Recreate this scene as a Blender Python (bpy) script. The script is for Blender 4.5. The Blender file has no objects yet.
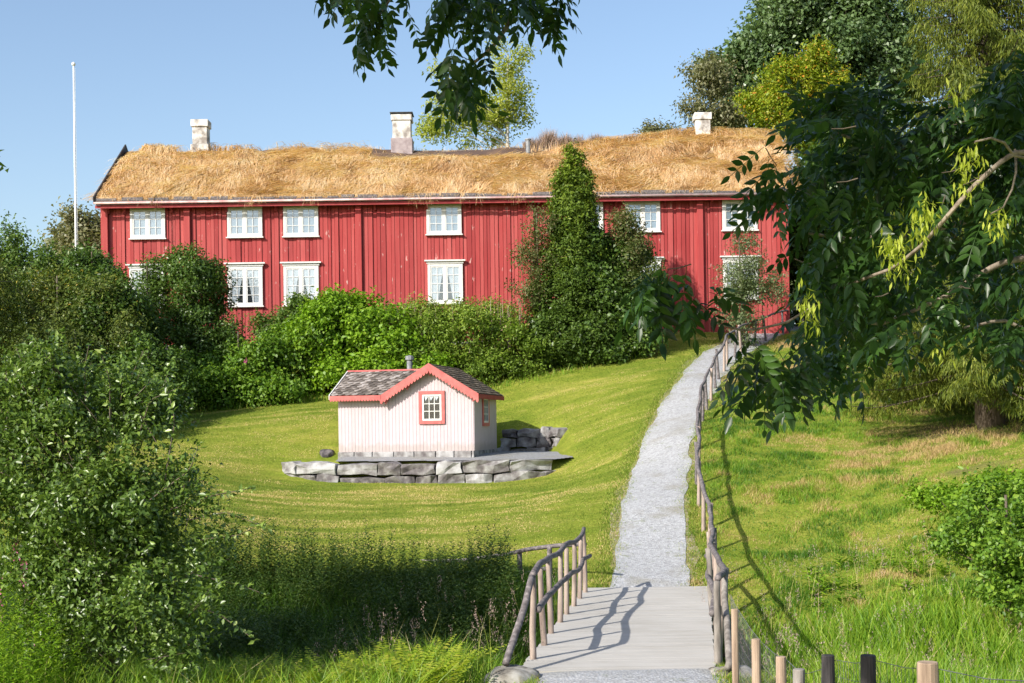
import bpy, math, random
import numpy as np
from mathutils import Matrix, Vector
R = math.radians
scn = bpy.context.scene
COL = scn.collection

# ------------------------------------------------------------ camera, sky, sun
F, CX, CY, ROLL = 1400.0, 512.0, 430.0, R(0.8)
cam_d = bpy.data.cameras.new('camera'); cam = bpy.data.objects.new('camera', cam_d); COL.objects.link(cam)
cam_d.sensor_width = 36.0; cam_d.lens = 36.0 * F / 1024.0
cam_d.shift_y = (CY - 341.5) / 1024.0
cam_d.clip_start = 0.05; cam_d.clip_end = 4000
cam.matrix_world = Matrix.Rotation(R(90), 4, 'X') @ Matrix.Rotation(-ROLL, 4, 'Z')
scn.camera = cam
SUN_EL, SUN_V = R(32), (-0.70, -0.714)          # towards the sun, seen from above
SUN_STR, SKY_STR, EXPO = 4.9, 0.15, 0.43
w = bpy.data.worlds.new('World'); scn.world = w; w.use_nodes = True
nt = w.node_tree; bg = nt.nodes['Background']
sky = nt.nodes.new('ShaderNodeTexSky'); sky.sky_type = 'NISHITA'; sky.sun_disc = False
sky.sun_elevation = SUN_EL; sky.sun_rotation = math.atan2(SUN_V[0], SUN_V[1])
sky.air_density = 1.0; sky.dust_density = 1.8; sky.ozone_density = 1.5; sky.altitude = 100
nt.links.new(sky.outputs[0], bg.inputs[0]); bg.inputs[1].default_value = SKY_STR
sd = bpy.data.lights.new('sun', 'SUN'); sun = bpy.data.objects.new('sun', sd); COL.objects.link(sun)
sd.energy = SUN_STR; sd.angle = R(0.53); sd.color = (1.0, 0.945, 0.85)
tosun = Vector((SUN_V[0] * math.cos(SUN_EL), SUN_V[1] * math.cos(SUN_EL), math.sin(SUN_EL))).normalized()
sun.rotation_euler = tosun.to_track_quat('Z', 'Y').to_euler()
vs = scn.view_settings; vs.view_transform = 'Standard'; vs.look = 'None'; vs.exposure = EXPO; vs.gamma = 1.0
vs.use_curve_mapping = False
cy = scn.cycles; cy.max_bounces = 6; cy.diffuse_bounces = 3; cy.glossy_bounces = 2; cy.transmission_bounces = 3
cy.transparent_max_bounces = 6; cy.use_denoising = True; cy.caustics_reflective = False; cy.caustics_refractive = False

# ------------------------------------------------------------ helpers
cr, sr = math.cos(ROLL), math.sin(ROLL)
def at(px, py, Y):
    dx, dy = px - CX, CY - py
    return np.array([(dx * cr + dy * sr) * Y / F, Y, (-dx * sr + dy * cr) * Y / F])
def rngf(s): return np.random.default_rng(s)
def nrm(a): return a / (np.linalg.norm(a, axis=-1, keepdims=True) + 1e-9)
def hsh(ix, iy, iz, s):
    n = (ix.astype(np.int64) * 374761393 + iy.astype(np.int64) * 668265263 + iz.astype(np.int64) * 2147483647 + s * 1274126177) & 0xffffffff
    n = ((n ^ (n >> 13)) * 1274126177) & 0xffffffff
    return ((n ^ (n >> 16)) & 0xffffff) / float(0xffffff)
def noise3(x, y, z, s=0):
    x, y, z = np.broadcast_arrays(np.asarray(x, float), np.asarray(y, float), np.asarray(z, float))
    ix, iy, iz = np.floor(x), np.floor(y), np.floor(z)
    fx, fy, fz = x - ix, y - iy, z - iz
    fx, fy, fz = [f * f * (3 - 2 * f) for f in (fx, fy, fz)]
    r = 0
    for a in (0, 1):
        for b in (0, 1):
            for c in (0, 1):
                r = r + hsh(ix + a, iy + b, iz + c, s) * (fx if a else 1 - fx) * (fy if b else 1 - fy) * (fz if c else 1 - fz)
    return r
def fbm(x, y, z=0.0, s=0, o=3):
    r, a, t = 0, 1.0, 0
    for k in range(o):
        r = r + a * noise3(np.asarray(x) * 2**k, np.asarray(y) * 2**k, np.asarray(z) * 2**k, s + k * 7); t += a; a *= 0.5
    return r / t

def tag(o, label=None, cat=None, group=None, kind=None):
    if label: o['label'] = label
    if cat: o['category'] = cat
    if group: o['group'] = group
    if kind: o['kind'] = kind
    return o
def empty(name, loc=(0, 0, 0), rz=0.0):
    o = bpy.data.objects.new(name, None); COL.objects.link(o); o.location = tuple(float(v) for v in loc); o.rotation_euler = (0, 0, rz)
    o.empty_display_size = 0.2
    return o
def link(name, me, mat, parent=None, local=False):
    o = bpy.data.objects.new(name, me); COL.objects.link(o)
    if mat is not None and len(me.materials) == 0: me.materials.append(mat)
    if parent is not None:
        o.parent = parent
        if not local:
            bpy.context.view_layer.update()
            o.matrix_parent_inverse = parent.matrix_world.inverted()
    return o
def npmesh(name, V, quads=None, tris=None, col=None, mat=None, parent=None, smooth=False, local=False):
    me = bpy.data.meshes.new(name)
    V = np.asarray(V, np.float32)
    li, st = [], []
    n = 0
    if quads is not None and len(quads):
        q = np.asarray(quads, np.int32); li.append(q.ravel()); st.append(np.arange(len(q)) * 4); n = len(q) * 4
    if tris is not None and len(tris):
        t = np.asarray(tris, np.int32); li.append(t.ravel()); st.append(n + np.arange(len(t)) * 3)
    li = np.concatenate(li); st = np.concatenate(st).astype(np.int32)
    me.vertices.add(len(V)); me.vertices.foreach_set('co', V.ravel())
    me.loops.add(len(li)); me.loops.foreach_set('vertex_index', li)
    me.polygons.add(len(st)); me.polygons.foreach_set('loop_start', st)
    if smooth: me.polygons.foreach_set('use_smooth', np.ones(len(st), bool))
    if col is not None:
        a = me.attributes.new('col', 'FLOAT', 'POINT'); a.data.foreach_set('value', np.asarray(col, np.float32))
    me.update(calc_edges=True); me.validate()
    return link(name, me, mat, parent, local)

class MB:
    """collects boxes, tubes and prisms; build() links them as one mesh"""
    def __init__(s): s.v, s.f, s.c = [], [], []
    def add(s, vs, fs, c=0.5):
        b = len(s.v); s.v += [tuple(float(t) for t in v) for v in vs]; s.f += [tuple(b + i for i in f) for f in fs]; s.c += [c] * len(vs)
    def box(s, x0, x1, y0, y1, z0, z1, c=0.5, M=None):
        vs = [(x, y, z) for x in (x0, x1) for y in (y0, y1) for z in (z0, z1)]
        if M is not None: vs = [tuple(M @ Vector(v)) for v in vs]
        s.add(vs, [(0, 1, 3, 2), (4, 6, 7, 5), (0, 4, 5, 1), (2, 3, 7, 6), (0, 2, 6, 4), (1, 5, 7, 3)], c)
    def tube(s, P, rad, n=8, c=0.5, rough=0.0, rng=None, cap=True):
        P = [np.array(p, float) for p in P]; k = len(P)
        if np.isscalar(rad): rad = [rad] * k
        ring = []
        for i in range(k):
            d = P[min(i + 1, k - 1)] - P[max(i - 1, 0)]; d = d / (np.linalg.norm(d) + 1e-9)
            a = np.cross(d, (0, 0, 1) if abs(d[2]) < 0.95 else (1, 0, 0)); a /= np.linalg.norm(a); b = np.cross(d, a)
            for j in range(n):
                t = 2 * math.pi * j / n; rr = rad[i] * (1 + (rng.uniform(-rough, rough) if rough else 0))
                ring.append(P[i] + rr * (math.cos(t) * a + math.sin(t) * b))
        fs = [(i * n + j, i * n + (j + 1) % n, (i + 1) * n + (j + 1) % n, (i + 1) * n + j) for i in range(k - 1) for j in range(n)]
        if cap: fs += [tuple(range(n))[::-1], tuple((k - 1) * n + j for j in range(n))]
        s.add(ring, fs, c)
    def prism(s, poly, axis_vec, c=0.5):
        """poly: 3D points of a flat outline, extruded by axis_vec"""
        n = len(poly); a = np.array(axis_vec, float)
        vs = [np.array(p, float) for p in poly]; vs = vs + [v + a for v in vs]
        s.add(vs, [tuple(range(n))[::-1], tuple(range(n, 2 * n))] + [(i, (i + 1) % n, n + (i + 1) % n, n + i) for i in range(n)], c)
    def build(s, name, mat, parent=None, bevel=0.0, smooth=False, local=False):
        me = bpy.data.meshes.new(name); me.from_pydata(s.v, [], s.f)
        a = me.attributes.new('col', 'FLOAT', 'POINT'); a.data.foreach_set('value', s.c)
        if smooth: me.polygons.foreach_set('use_smooth', [True] * len(me.polygons))
        me.update(); me.validate()
        import bmesh
        bm = bmesh.new(); bm.from_mesh(me); bmesh.ops.recalc_face_normals(bm, faces=bm.faces); bm.to_mesh(me); bm.free()
        o = link(name, me, mat, parent, local)
        if bevel:
            m = o.modifiers.new('bevel', 'BEVEL'); m.width = bevel; m.segments = 2; m.limit_method = 'ANGLE'
        return o

# ------------------------------------------------------------ materials
def newmat(name):
    m = bpy.data.materials.new(name); m.use_nodes = True; t = m.node_tree
    return m, t, t.nodes['Principled BSDF']
def N(t, kind, **kw):
    n = t.nodes.new(kind)
    for k, v in kw.items():
        if k in ('op', 'operation'): n.operation = v
        elif k.startswith('i_'): n.inputs[k[2:]].default_value = v
        else: setattr(n, k, v)
    return n
def ramp(t, stops, fac=None):
    r = t.nodes.new('ShaderNodeValToRGB'); e = r.color_ramp.elements
    while len(e) < len(stops): e.new(0.5)
    for i, (p, c) in enumerate(stops):
        e[i].position = p; e[i].color = (*c, 1) if len(c) == 3 else c
    if fac is not None: t.links.new(fac, r.inputs[0])
    return r
def mixc(t, fac, a, b, bt='MIX'):
    m = t.nodes.new('ShaderNodeMix'); m.data_type = 'RGBA'; m.blend_type = bt
    for s, v in ((0, fac), (6, a), (7, b)):
        if isinstance(v, (int, float)): m.inputs[s].default_value = v
        elif isinstance(v, tuple): m.inputs[s].default_value = (*v, 1)
        else: t.links.new(v, m.inputs[s])
    return m.outputs[2]
def ntex(t, scale, detail=4, rough=0.55, coord='Object', dist=0.0, vec=None, scl=None):
    if vec is None:
        c = t.nodes.new('ShaderNodeTexCoord'); vec = c.outputs[coord]
    if scl:
        mp = t.nodes.new('ShaderNodeMapping'); mp.inputs['Scale'].default_value = scl; t.links.new(vec, mp.inputs[0]); vec = mp.outputs[0]
    n = t.nodes.new('ShaderNodeTexNoise'); n.inputs['Scale'].default_value = scale; n.inputs['Detail'].default_value = detail
    n.inputs['Roughness'].default_value = rough; n.inputs['Distortion'].default_value = dist
    t.links.new(vec, n.inputs['Vector']); return n.outputs['Fac']
def bump(t, b, h, strength=0.3, dist=0.02):
    n = t.nodes.new('ShaderNodeBump'); n.inputs['Strength'].default_value = strength; n.inputs['Distance'].default_value = dist
    t.links.new(h, n.inputs['Height']); t.links.new(n.outputs[0], b.inputs['Normal'])
def attr(t): 
    a = t.nodes.new('ShaderNodeAttribute'); a.attribute_name = 'col'; return a.outputs['Fac']
def leafmat(name, stops, trans=0.3, rough=0.45, spec=0.4, tboost=1.5):
    m, t, b = newmat(name)
    c = ramp(t, stops, attr(t)).outputs[0]
    t.links.new(c, b.inputs['Base Color']); b.inputs['Roughness'].default_value = rough; b.inputs['Specular IOR Level'].default_value = spec
    tr = t.nodes.new('ShaderNodeBsdfTranslucent')
    t.links.new(mixc(t, 1.0, c, (tboost, tboost * 1.05, tboost * 0.55), 'MULTIPLY'), tr.inputs[0])
    mx = t.nodes.new('ShaderNodeMixShader'); mx.inputs[0].default_value = trans
    t.links.new(b.outputs[0], mx.inputs[1]); t.links.new(tr.outputs[0], mx.inputs[2])
    t.links.new(mx.outputs[0], t.nodes['Material Output'].inputs[0])
    return m
def solid(name, stops, scale=6.0, rough=0.8, bstr=0.2, bdist=0.01, detail=5, scl=None, use_attr=0.0, spec=0.3):
    """noise-driven colour; use_attr mixes in the piece-to-piece value"""
    m, t, b = newmat(name)
    f = ntex(t, scale, detail, scl=scl)
    g = f
    if use_attr:
        mm = N(t, 'ShaderNodeMix'); mm.data_type = 'FLOAT'; mm.inputs[0].default_value = use_attr
        t.links.new(f, mm.inputs[2]); t.links.new(attr(t), mm.inputs[3]); g = mm.outputs[0]
    t.links.new(ramp(t, stops, g).outputs[0], b.inputs['Base Color'])
    b.inputs['Roughness'].default_value = rough; b.inputs['Specular IOR Level'].default_value = spec
    if bstr: bump(t, b, f, bstr, bdist)
    return m

MAT = {}
MAT['white'] = solid('white_paint', [(0.25, (0.55, 0.545, 0.52)), (0.5, (0.68, 0.675, 0.655))], 9, 0.5, 0.05)
MAT['red'] = None
def red_wall():
    m, t, b = newmat('red_paint')
    f = ntex(t, 1.2, 6, 0.65, scl=(5, 5, 0.5)); a = attr(t)
    mm = N(t, 'ShaderNodeMix'); mm.data_type = 'FLOAT'; mm.inputs[0].default_value = 0.45
    t.links.new(f, mm.inputs[2]); t.links.new(a, mm.inputs[3])
    c = ramp(t, [(0.2, (0.24, 0.028, 0.030)), (0.5, (0.355, 0.050, 0.050)), (0.78, (0.45, 0.095, 0.09))], mm.outputs[0]).outputs[0]
    sp = ntex(t, 6.0, 3, 0.6, scl=(1, 1, 0.35)); spr = ramp(t, [(0.66, (0, 0, 0)), (0.72, (1, 1, 1))], sp).outputs[0]
    c2 = mixc(t, spr, c, (0.56, 0.33, 0.30))
    gz = ntex(t, 0.25, 3, 0.5); c3 = mixc(t, ramp(t, [(0.4, (0, 0, 0)), (0.7, (0.35, 0.35, 0.35))], gz).outputs[0], c2, (0.43, 0.115, 0.11))
    t.links.new(c3, b.inputs['Base Color']); b.inputs['Roughness'].default_value = 0.75; b.inputs['Specular IOR Level'].default_value = 0.2
    bump(t, b, f, 0.2, 0.01); return m
MAT['red'] = red_wall()
MAT['redtrim'] = solid('dark_red_trim', [(0.3, (0.26, 0.03, 0.035)), (0.7, (0.38, 0.06, 0.06))], 5, 0.7, 0.1)
MAT['gutter'] = solid('gutter_paint', [(0.3, (0.50, 0.24, 0.24)), (0.6, (0.66, 0.50, 0.48))], 2.5, 0.5, 0.05)
MAT['oldwood'] = solid('grey_weathered_wood', [(0.3, (0.10, 0.085, 0.075)), (0.55, (0.25, 0.225, 0.20)), (0.75, (0.40, 0.36, 0.33))], 9, 0.85, 0.5, 0.012, scl=(1, 1, 0.25))
MAT['railwood'] = solid('dark_weathered_rail', [(0.3, (0.075, 0.065, 0.065)), (0.55, (0.17, 0.15, 0.15)), (0.75, (0.32, 0.28, 0.27))], 14, 0.85, 0.5, 0.012)
MAT['postwood'] = solid('pinkish_bare_wood', [(0.3, (0.20, 0.15, 0.13)), (0.6, (0.40, 0.32, 0.27))], 12, 0.85, 0.4, 0.01, scl=(1, 1, 0.2))
MAT['newwood'] = solid('fresh_post_wood', [(0.30, (0.20, 0.14, 0.10)), (0.6, (0.42, 0.31, 0.225))], 16, 0.8, 0.4, 0.008, scl=(1, 1, 0.12))
MAT['tarwood'] = solid('tarred_post_wood', [(0.3, (0.018, 0.016, 0.017)), (0.7, (0.07, 0.062, 0.06))], 16, 0.7, 0.4, 0.008, scl=(1, 1, 0.15))
MAT['blackmetal'] = solid('dark_metal', [(0.3, (0.03, 0.03, 0.033)), (0.7, (0.09, 0.09, 0.095))], 10, 0.5, 0.05)
MAT['zinc'] = solid('zinc_pipe', [(0.3, (0.16, 0.17, 0.18)), (0.7, (0.30, 0.31, 0.33))], 10, 0.45, 0.05)
MAT['wire'] = solid('galvanised_wire', [(0.3, (0.09, 0.095, 0.11)), (0.7, (0.2, 0.2, 0.22))], 10, 0.4, 0)
MAT['plaster'] = solid('chimney_plaster', [(0.36, (0.26, 0.23, 0.21)), (0.46, (0.48, 0.455, 0.43)), (0.56, (0.66, 0.645, 0.63))], 2.6, 0.85, 0.3, 0.02)
MAT['chimbase'] = solid('purple_slate_flashing', [(0.3, (0.24, 0.19, 0.20)), (0.7, (0.42, 0.36, 0.365))], 5, 0.8, 0.3)
MAT['flag'] = solid('flagpole_paint', [(0.3, (0.72, 0.72, 0.70)), (0.7, (0.85, 0.85, 0.84))], 3, 0.4, 0)
MAT['stone'] = solid('lichen_granite', [(0.30, (0.05, 0.045, 0.05)), (0.43, (0.14, 0.125, 0.125)), (0.53, (0.245, 0.235, 0.23)), (0.66, (0.40, 0.395, 0.395))], 3.6, 0.9, 0.9, 0.05, detail=9, use_attr=0.22)
MAT['rock'] = solid('mossy_rock', [(0.3, (0.05, 0.04, 0.03)), (0.45, (0.24, 0.22, 0.19)), (0.6, (0.42, 0.40, 0.36)), (0.8, (0.17, 0.13, 0.03))], 3.5, 0.95, 0.7, 0.03)
MAT['pinkwall'] = solid('pale_pink_boards', [(0.3, (0.47, 0.39, 0.415)), (0.6, (0.53, 0.45, 0.475))], 3, 0.6, 0.05, use_attr=0.4)
def _stain():
    m = MAT['pinkwall']; t = m.node_tree; b = t.nodes['Principled BSDF']; old = b.inputs['Base Color'].links[0].from_socket
    c = t.nodes.new('ShaderNodeTexCoord'); sx = t.nodes.new('ShaderNodeSeparateXYZ'); t.links.new(c.outputs['Object'], sx.inputs[0])
    n = ntex(t, 5, 5, 0.7, vec=c.outputs['Object'], scl=(1, 1, 0.6)); a = N(t, 'ShaderNodeMath', operation='MULTIPLY_ADD'); t.links.new(n, a.inputs[0]); a.inputs[1].default_value = -0.55; t.links.new(sx.outputs[2], a.inputs[2])
    f = ramp(t, [(0.0, (0.4, 0.4, 0.4)), (0.12, (0, 0, 0))], a.outputs[0]).outputs[0]
    w = ntex(t, 1.1, 6, 0.7, vec=c.outputs['Object'], scl=(2.5, 2.5, 0.35)); g = mixc(t, ramp(t, [(0.5, (0, 0, 0)), (0.75, (0.4, 0.4, 0.4))], w).outputs[0], old, (0.42, 0.37, 0.35))
    t.links.new(mixc(t, f, g, (0.30, 0.26, 0.20)), b.inputs['Base Color'])
_stain()
MAT['coral'] = solid('coral_red_trim', [(0.3, (0.44, 0.10, 0.095)), (0.7, (0.56, 0.165, 0.15))], 6, 0.55, 0.05)
MAT['paleedge'] = solid('weathered_white_board', [(0.3, (0.5, 0.47, 0.45)), (0.7, (0.75, 0.73, 0.72))], 6, 0.6, 0.05)
MAT['slate'] = solid('old_roof_slates', [(0.15, (0.055, 0.048, 0.045)), (0.42, (0.12, 0.10, 0.085)), (0.56, (0.26, 0.225, 0.20)), (0.72, (0.44, 0.40, 0.38))], 6, 0.8, 0.3, 0.01, use_attr=0.32)
MAT['mossroof'] = solid('brown_mossy_slates', [(0.2, (0.06, 0.045, 0.03)), (0.5, (0.13, 0.10, 0.07)), (0.8, (0.22, 0.18, 0.14))], 5, 0.9, 0.3, 0.01, use_attr=0.5)
MAT['bark'] = solid('grey_brown_bark', [(0.3, (0.06, 0.045, 0.035)), (0.7, (0.20, 0.16, 0.12))], 8, 0.9, 0.7, 0.02, scl=(1, 1, 0.3))
MAT['ashbark'] = solid('pale_ash_bark', [(0.3, (0.15, 0.115, 0.085)), (0.7, (0.40, 0.33, 0.26))], 30, 0.9, 0.6, 0.006)
MAT['birchbark'] = solid('white_birch_bark', [(0.3, (0.15, 0.14, 0.13)), (0.5, (0.6, 0.58, 0.54))], 6, 0.8, 0.3, 0.01)
MAT['curtain'] = solid('pale_curtain_cloth', [(0.3, (0.62, 0.64, 0.66)), (0.7, (0.78, 0.79, 0.80))], 6, 0.8, 0)
MAT['blind'] = solid('blue_grey_blind', [(0.3, (0.36, 0.42, 0.47)), (0.7, (0.45, 0.51, 0.55))], 1.2, 0.8, 0)
MAT['inside'] = solid('dark_room', [(0.3, (0.018, 0.02, 0.024)), (0.7, (0.05, 0.055, 0.06))], 3, 0.8, 0)
def deckmat():
    m, t, b = newmat('worn_deck_planks')
    c = t.nodes.new('ShaderNodeTexCoord')
    f = ntex(t, 2.2, 6, 0.65, vec=c.outputs['Object'], scl=(0.6, 6, 1)); g = ntex(t, 0.9, 4, 0.6, vec=c.outputs['Object'])
    mm = N(t, 'ShaderNodeMath', operation='MULTIPLY_ADD'); t.links.new(f, mm.inputs[0]); mm.inputs[1].default_value = 0.35
    m2 = N(t, 'ShaderNodeMath', operation='MULTIPLY'); t.links.new(attr(t), m2.inputs[0]); m2.inputs[1].default_value = 0.08; t.links.new(m2.outputs[0], mm.inputs[2])
    m3 = N(t, 'ShaderNodeMath', operation='MULTIPLY_ADD'); t.links.new(g, m3.inputs[0]); m3.inputs[1].default_value = 0.5; t.links.new(mm.outputs[0], m3.inputs[2])
    cc = ramp(t, [(0.22, (0.34, 0.315, 0.275)), (0.48, (0.46, 0.44, 0.41)), (0.78, (0.54, 0.52, 0.485))], m3.outputs[0]).outputs[0]
    t.links.new(cc, b.inputs['Base Color']); b.inputs['Roughness'].default_value = 0.85; b.inputs['Specular IOR Level'].default_value = 0.2
    bump(t, b, f, 0.3, 0.008); return m
MAT['deck'] = deckmat()
def glassmat(g=0.16, nm='window_glass'):
    m, t, b = newmat(nm)
    tr = t.nodes.new('ShaderNodeBsdfTransparent'); gl = t.nodes.new('ShaderNodeBsdfGlossy')
    tr.inputs[0].default_value = (0.93, 0.96, 0.98, 1); gl.inputs['Roughness'].default_value = 0.03
    mx = t.nodes.new('ShaderNodeMixShader'); mx.inputs[0].default_value = g
    t.links.new(tr.outputs[0], mx.inputs[1]); t.links.new(gl.outputs[0], mx.inputs[2]); t.links.new(mx.outputs[0], t.nodes['Material Output'].inputs[0])
    return m
MAT['glass'] = glassmat(); MAT['glass_dark'] = glassmat(0.03, 'low_gloss_window_glass')  # panes of the little house carry a weaker gloss
def gravelmat(name, dark=1.0):
    m, t, b = newmat(name)
    c = t.nodes.new('ShaderNodeTexCoord'); v = t.nodes.new('ShaderNodeTexVoronoi'); v.inputs['Scale'].default_value = 26
    t.links.new(c.outputs['Object'], v.inputs['Vector'])
    sep = t.nodes.new('ShaderNodeSeparateColor'); t.links.new(v.outputs['Color'], sep.inputs[0])
    g = ntex(t, 0.8, 5, 0.6, vec=c.outputs['Object']); fine = ntex(t, 60, 3, 0.7, vec=c.outputs['Object'])
    a = ramp(t, [(0.0, tuple(dark * q for q in (0.20, 0.20, 0.205))), (0.5, tuple(dark * q for q in (0.37, 0.375, 0.385))), (1.0, tuple(dark * q for q in (0.52, 0.53, 0.55)))], sep.outputs[0]).outputs[0]
    a = mixc(t, 0.45, a, ramp(t, [(0.3, tuple(dark * q for q in (0.26, 0.26, 0.265))), (0.7, tuple(dark * q for q in (0.45, 0.455, 0.465)))], fine).outputs[0])
    a = mixc(t, ramp(t, [(0.50, (0, 0, 0)), (0.70, (0.75, 0.75, 0.75))], g).outputs[0], a, (0.25, 0.235, 0.19))
    g2 = ntex(t, 2.6, 6, 0.75, vec=c.outputs['Object']); a = mixc(t, ramp(t, [(0.58, (0, 0, 0)), (0.66, (0.5, 0.5, 0.5))], g2).outputs[0], a, (0.17, 0.19, 0.09))
    t.links.new(a, b.inputs['Base Color']); b.inputs['Roughness'].default_value = 0.9; b.inputs['Specular IOR Level'].default_value = 0.2
    bump(t, b, v.outputs['Distance'], 0.6, 0.02); return m
MAT['gravel'] = gravelmat('grey_gravel'); MAT['gravel_pad'] = gravelmat('grey_gravel_pad', 0.75)
def groundmat():
    m, t, b = newmat('lawn_and_meadow_soil')
    c = t.nodes.new('ShaderNodeTexCoord'); o = c.outputs['Object']
    f1 = ntex(t, 0.35, 6, 0.6, vec=o, dist=0.6); f2 = ntex(t, 1.6, 6, 0.65, vec=o, scl=(0.5, 1.4, 1)); f3 = ntex(t, 14, 4, 0.7, vec=o)
    mp = t.nodes.new('ShaderNodeMapping'); mp.inputs['Rotation'].default_value = (0, 0, R(-20)); t.links.new(o, mp.inputs[0])
    wv = t.nodes.new('ShaderNodeTexWave'); wv.inputs['Scale'].default_value = 0.33; wv.inputs['Distortion'].default_value = 3.5
    wv.inputs['Detail'].default_value = 3; wv.inputs['Detail Scale'].default_value = 0.4; wv.bands_direction = 'Y'; t.links.new(mp.outputs[0], wv.inputs[0])
    c1 = ramp(t, [(0.30, (0.105, 0.155, 0.018)), (0.48, (0.20, 0.235, 0.030)), (0.60, (0.29, 0.29, 0.050)), (0.74, (0.38, 0.315, 0.10))], f1).outputs[0]
    c2 = ramp(t, [(0.32, (0.12, 0.175, 0.018)), (0.55, (0.22, 0.25, 0.032)), (0.70, (0.40, 0.34, 0.10))], f2).outputs[0]
    cc = mixc(t, 0.5, c1, c2)
    cc = mixc(t, ramp(t, [(0.3, (0, 0, 0)), (0.8, (0.32, 0.32, 0.32))], wv.outputs['Fac']).outputs[0], cc, (0.135, 0.195, 0.018))
    cc = mixc(t, 0.6, cc, ramp(t, [(0.3, (0.4, 0.4, 0.4)), (0.65, (1.25, 1.25, 1.2))], f3).outputs[0], 'MULTIPLY')
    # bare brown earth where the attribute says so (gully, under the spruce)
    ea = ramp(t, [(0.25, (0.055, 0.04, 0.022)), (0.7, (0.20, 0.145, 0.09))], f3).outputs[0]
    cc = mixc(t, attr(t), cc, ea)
    t.links.new(cc, b.inputs['Base Color']); b.inputs['Roughness'].default_value = 0.95; b.inputs['Specular IOR Level'].default_value = 0.1
    bump(t, b, f3, 0.7, 0.04); return m
MAT['ground'] = groundmat()

# ------------------------------------------------------------ terrain
ctrl = []
def cp(px, py, Y): ctrl.append(tuple(at(px, py, Y)))
def cw(x, y, z): ctrl.append((x, y, z))
for a in [(653, 560, 28.5), (653, 500, 32.3), (667, 435, 38.5), (683, 406, 42.5), (695, 386, 45), (704, 366, 48.5), (722, 352, 51.5), (740, 342, 54), (765, 331, 57),
          (800, 327, 59), (300, 550, 29.5), (400, 545, 29.5), (500, 552, 29), (200, 550, 28), (300, 493, 37.5), (420, 492, 38), (540, 490, 37), (600, 470, 37.5), (600, 530, 30.5),
          (220, 500, 34), (210, 436, 43), (200, 408, 49), (300, 396, 50), (560, 366, 51), (640, 350, 52), (700, 333, 55.5), (585, 440, 42), (620, 405, 44.5),
          (530, 428, 45.2), (460, 420, 46.5), (270, 466, 41), (850, 452, 36), (850, 540, 29), (1000, 482, 30), (1000, 600, 22.5), (900, 402, 42), (990, 442, 34), (800, 372, 48),
          (790, 480, 33.5), (760, 560, 28), (100, 470, 34), (50, 520, 27), (330, 418, 45), (300, 484, 39.5), (400, 486, 39.2), (500, 484, 39.2), (560, 476, 39.3), (350, 486, 39.3), (450, 486, 39.2), (250, 338, 57), (500, 338, 57)]: cp(*a)
for a in [(0, 0, -1.6), (-5, 0, -1.8), (5, 0, -1.5), (0, 5, -2.0), (-4, 7, -2.6), (5, 6, -2.0), (1.2, 10, -2.6), (2.3, 7.7, -2.3), (2.35, 10.8, -2.75), (2.3, 13.5, -2.93), (0.2, 13.5, -2.93), (1.4, 17.2, -3.0), (0.3, 17.2, -3.0), (2.6, 17.2, -3.0), (1.4, 16.0, -3.0), (0.4, 16.5, -3.03),
          (2.6, 16.6, -3.03), (-1.5, 15.2, -3.25), (-4, 15, -3.2), (-7, 15, -2.9), (-2.5, 20.5, -4.2), (-6, 21, -4.0), (-11, 21, -3.4), (0.2, 21.5, -4.3), (2.5, 22, -4.3),
          (4.5, 20, -4.15), (7, 18.5, -4.0), (9, 16, -3.6), (5, 15, -3.5), (-3, 25.5, -3.35), (-8, 25.5, -3.0), (0.5, 25.9, -3.2), (2.5, 26.8, -3.02), (4.4, 25.5, -3.25), (5, 23.3, -3.5), (8.5, 22.5, -3.25), (13, 22, -2.5),
          (-20, 25, -2.0), (-20, 40, 0.2), (-28, 55, 2.8), (-20, 60, 3.4), (0, 62, 4.2), (16, 62, 4.5), (20, 50, 3.2), (22, 38, 1.2), (20, 25, -1.0), (15, 12, -2.2), (-15, 10, -2.6),
          (0, 80, 4.6), (30, 75, 6.5), (-35, 80, 3.0), (40, 50, 5), (35, 25, 1), (-38, 40, 0), (-35, 15, -2.5), (0, -12, -1.2), (-25, -8, -1.5), (25, -8, -0.8), (0, 100, 4.5), (45, 100, 7.5), (-45, 100, 3)]: cw(*a)
ctrl = np.array(ctrl)
def tps_k(r2): return r2 * np.log(r2 + 1e-9) * 0.5
_n = len(ctrl); _P = ctrl[:, :2]
_K = tps_k(((_P[:, None] - _P[None]) ** 2).sum(-1)) + np.eye(_n) * 0.15
_A = np.zeros((_n + 3, _n + 3)); _A[:_n, :_n] = _K; _A[:_n, _n] = 1; _A[:_n, n1:=_n + 1] = _P[:, 0]; _A[:_n, _n + 2] = _P[:, 1]; _A[_n:, :_n] = _A[:_n, _n:].T
_W = np.linalg.solve(_A, np.concatenate([ctrl[:, 2], [0, 0, 0]]))
def h_base(x, y):
    x = np.asarray(x, float); y = np.asarray(y, float); sh = x.shape; x = x.ravel(); y = y.ravel()
    xc = np.clip(x, -42, 42); yc = np.clip(y, -12, 98)
    out = np.empty(len(x))
    for i in range(0, len(x), 20000):
        a, b = xc[i:i + 20000], yc[i:i + 20000]
        r2 = (a[:, None] - _P[None, :, 0]) ** 2 + (b[:, None] - _P[None, :, 1]) ** 2
        out[i:i + 20000] = tps_k(r2) @ _W[:_n] + _W[_n] + _W[_n + 1] * a + _W[_n + 2] * b
    far = np.clip((np.hypot(x - xc, y - yc)) / 120, 0, 1); out = out * (1 - far) + 1.0 * far
    return out.reshape(sh)
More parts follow.
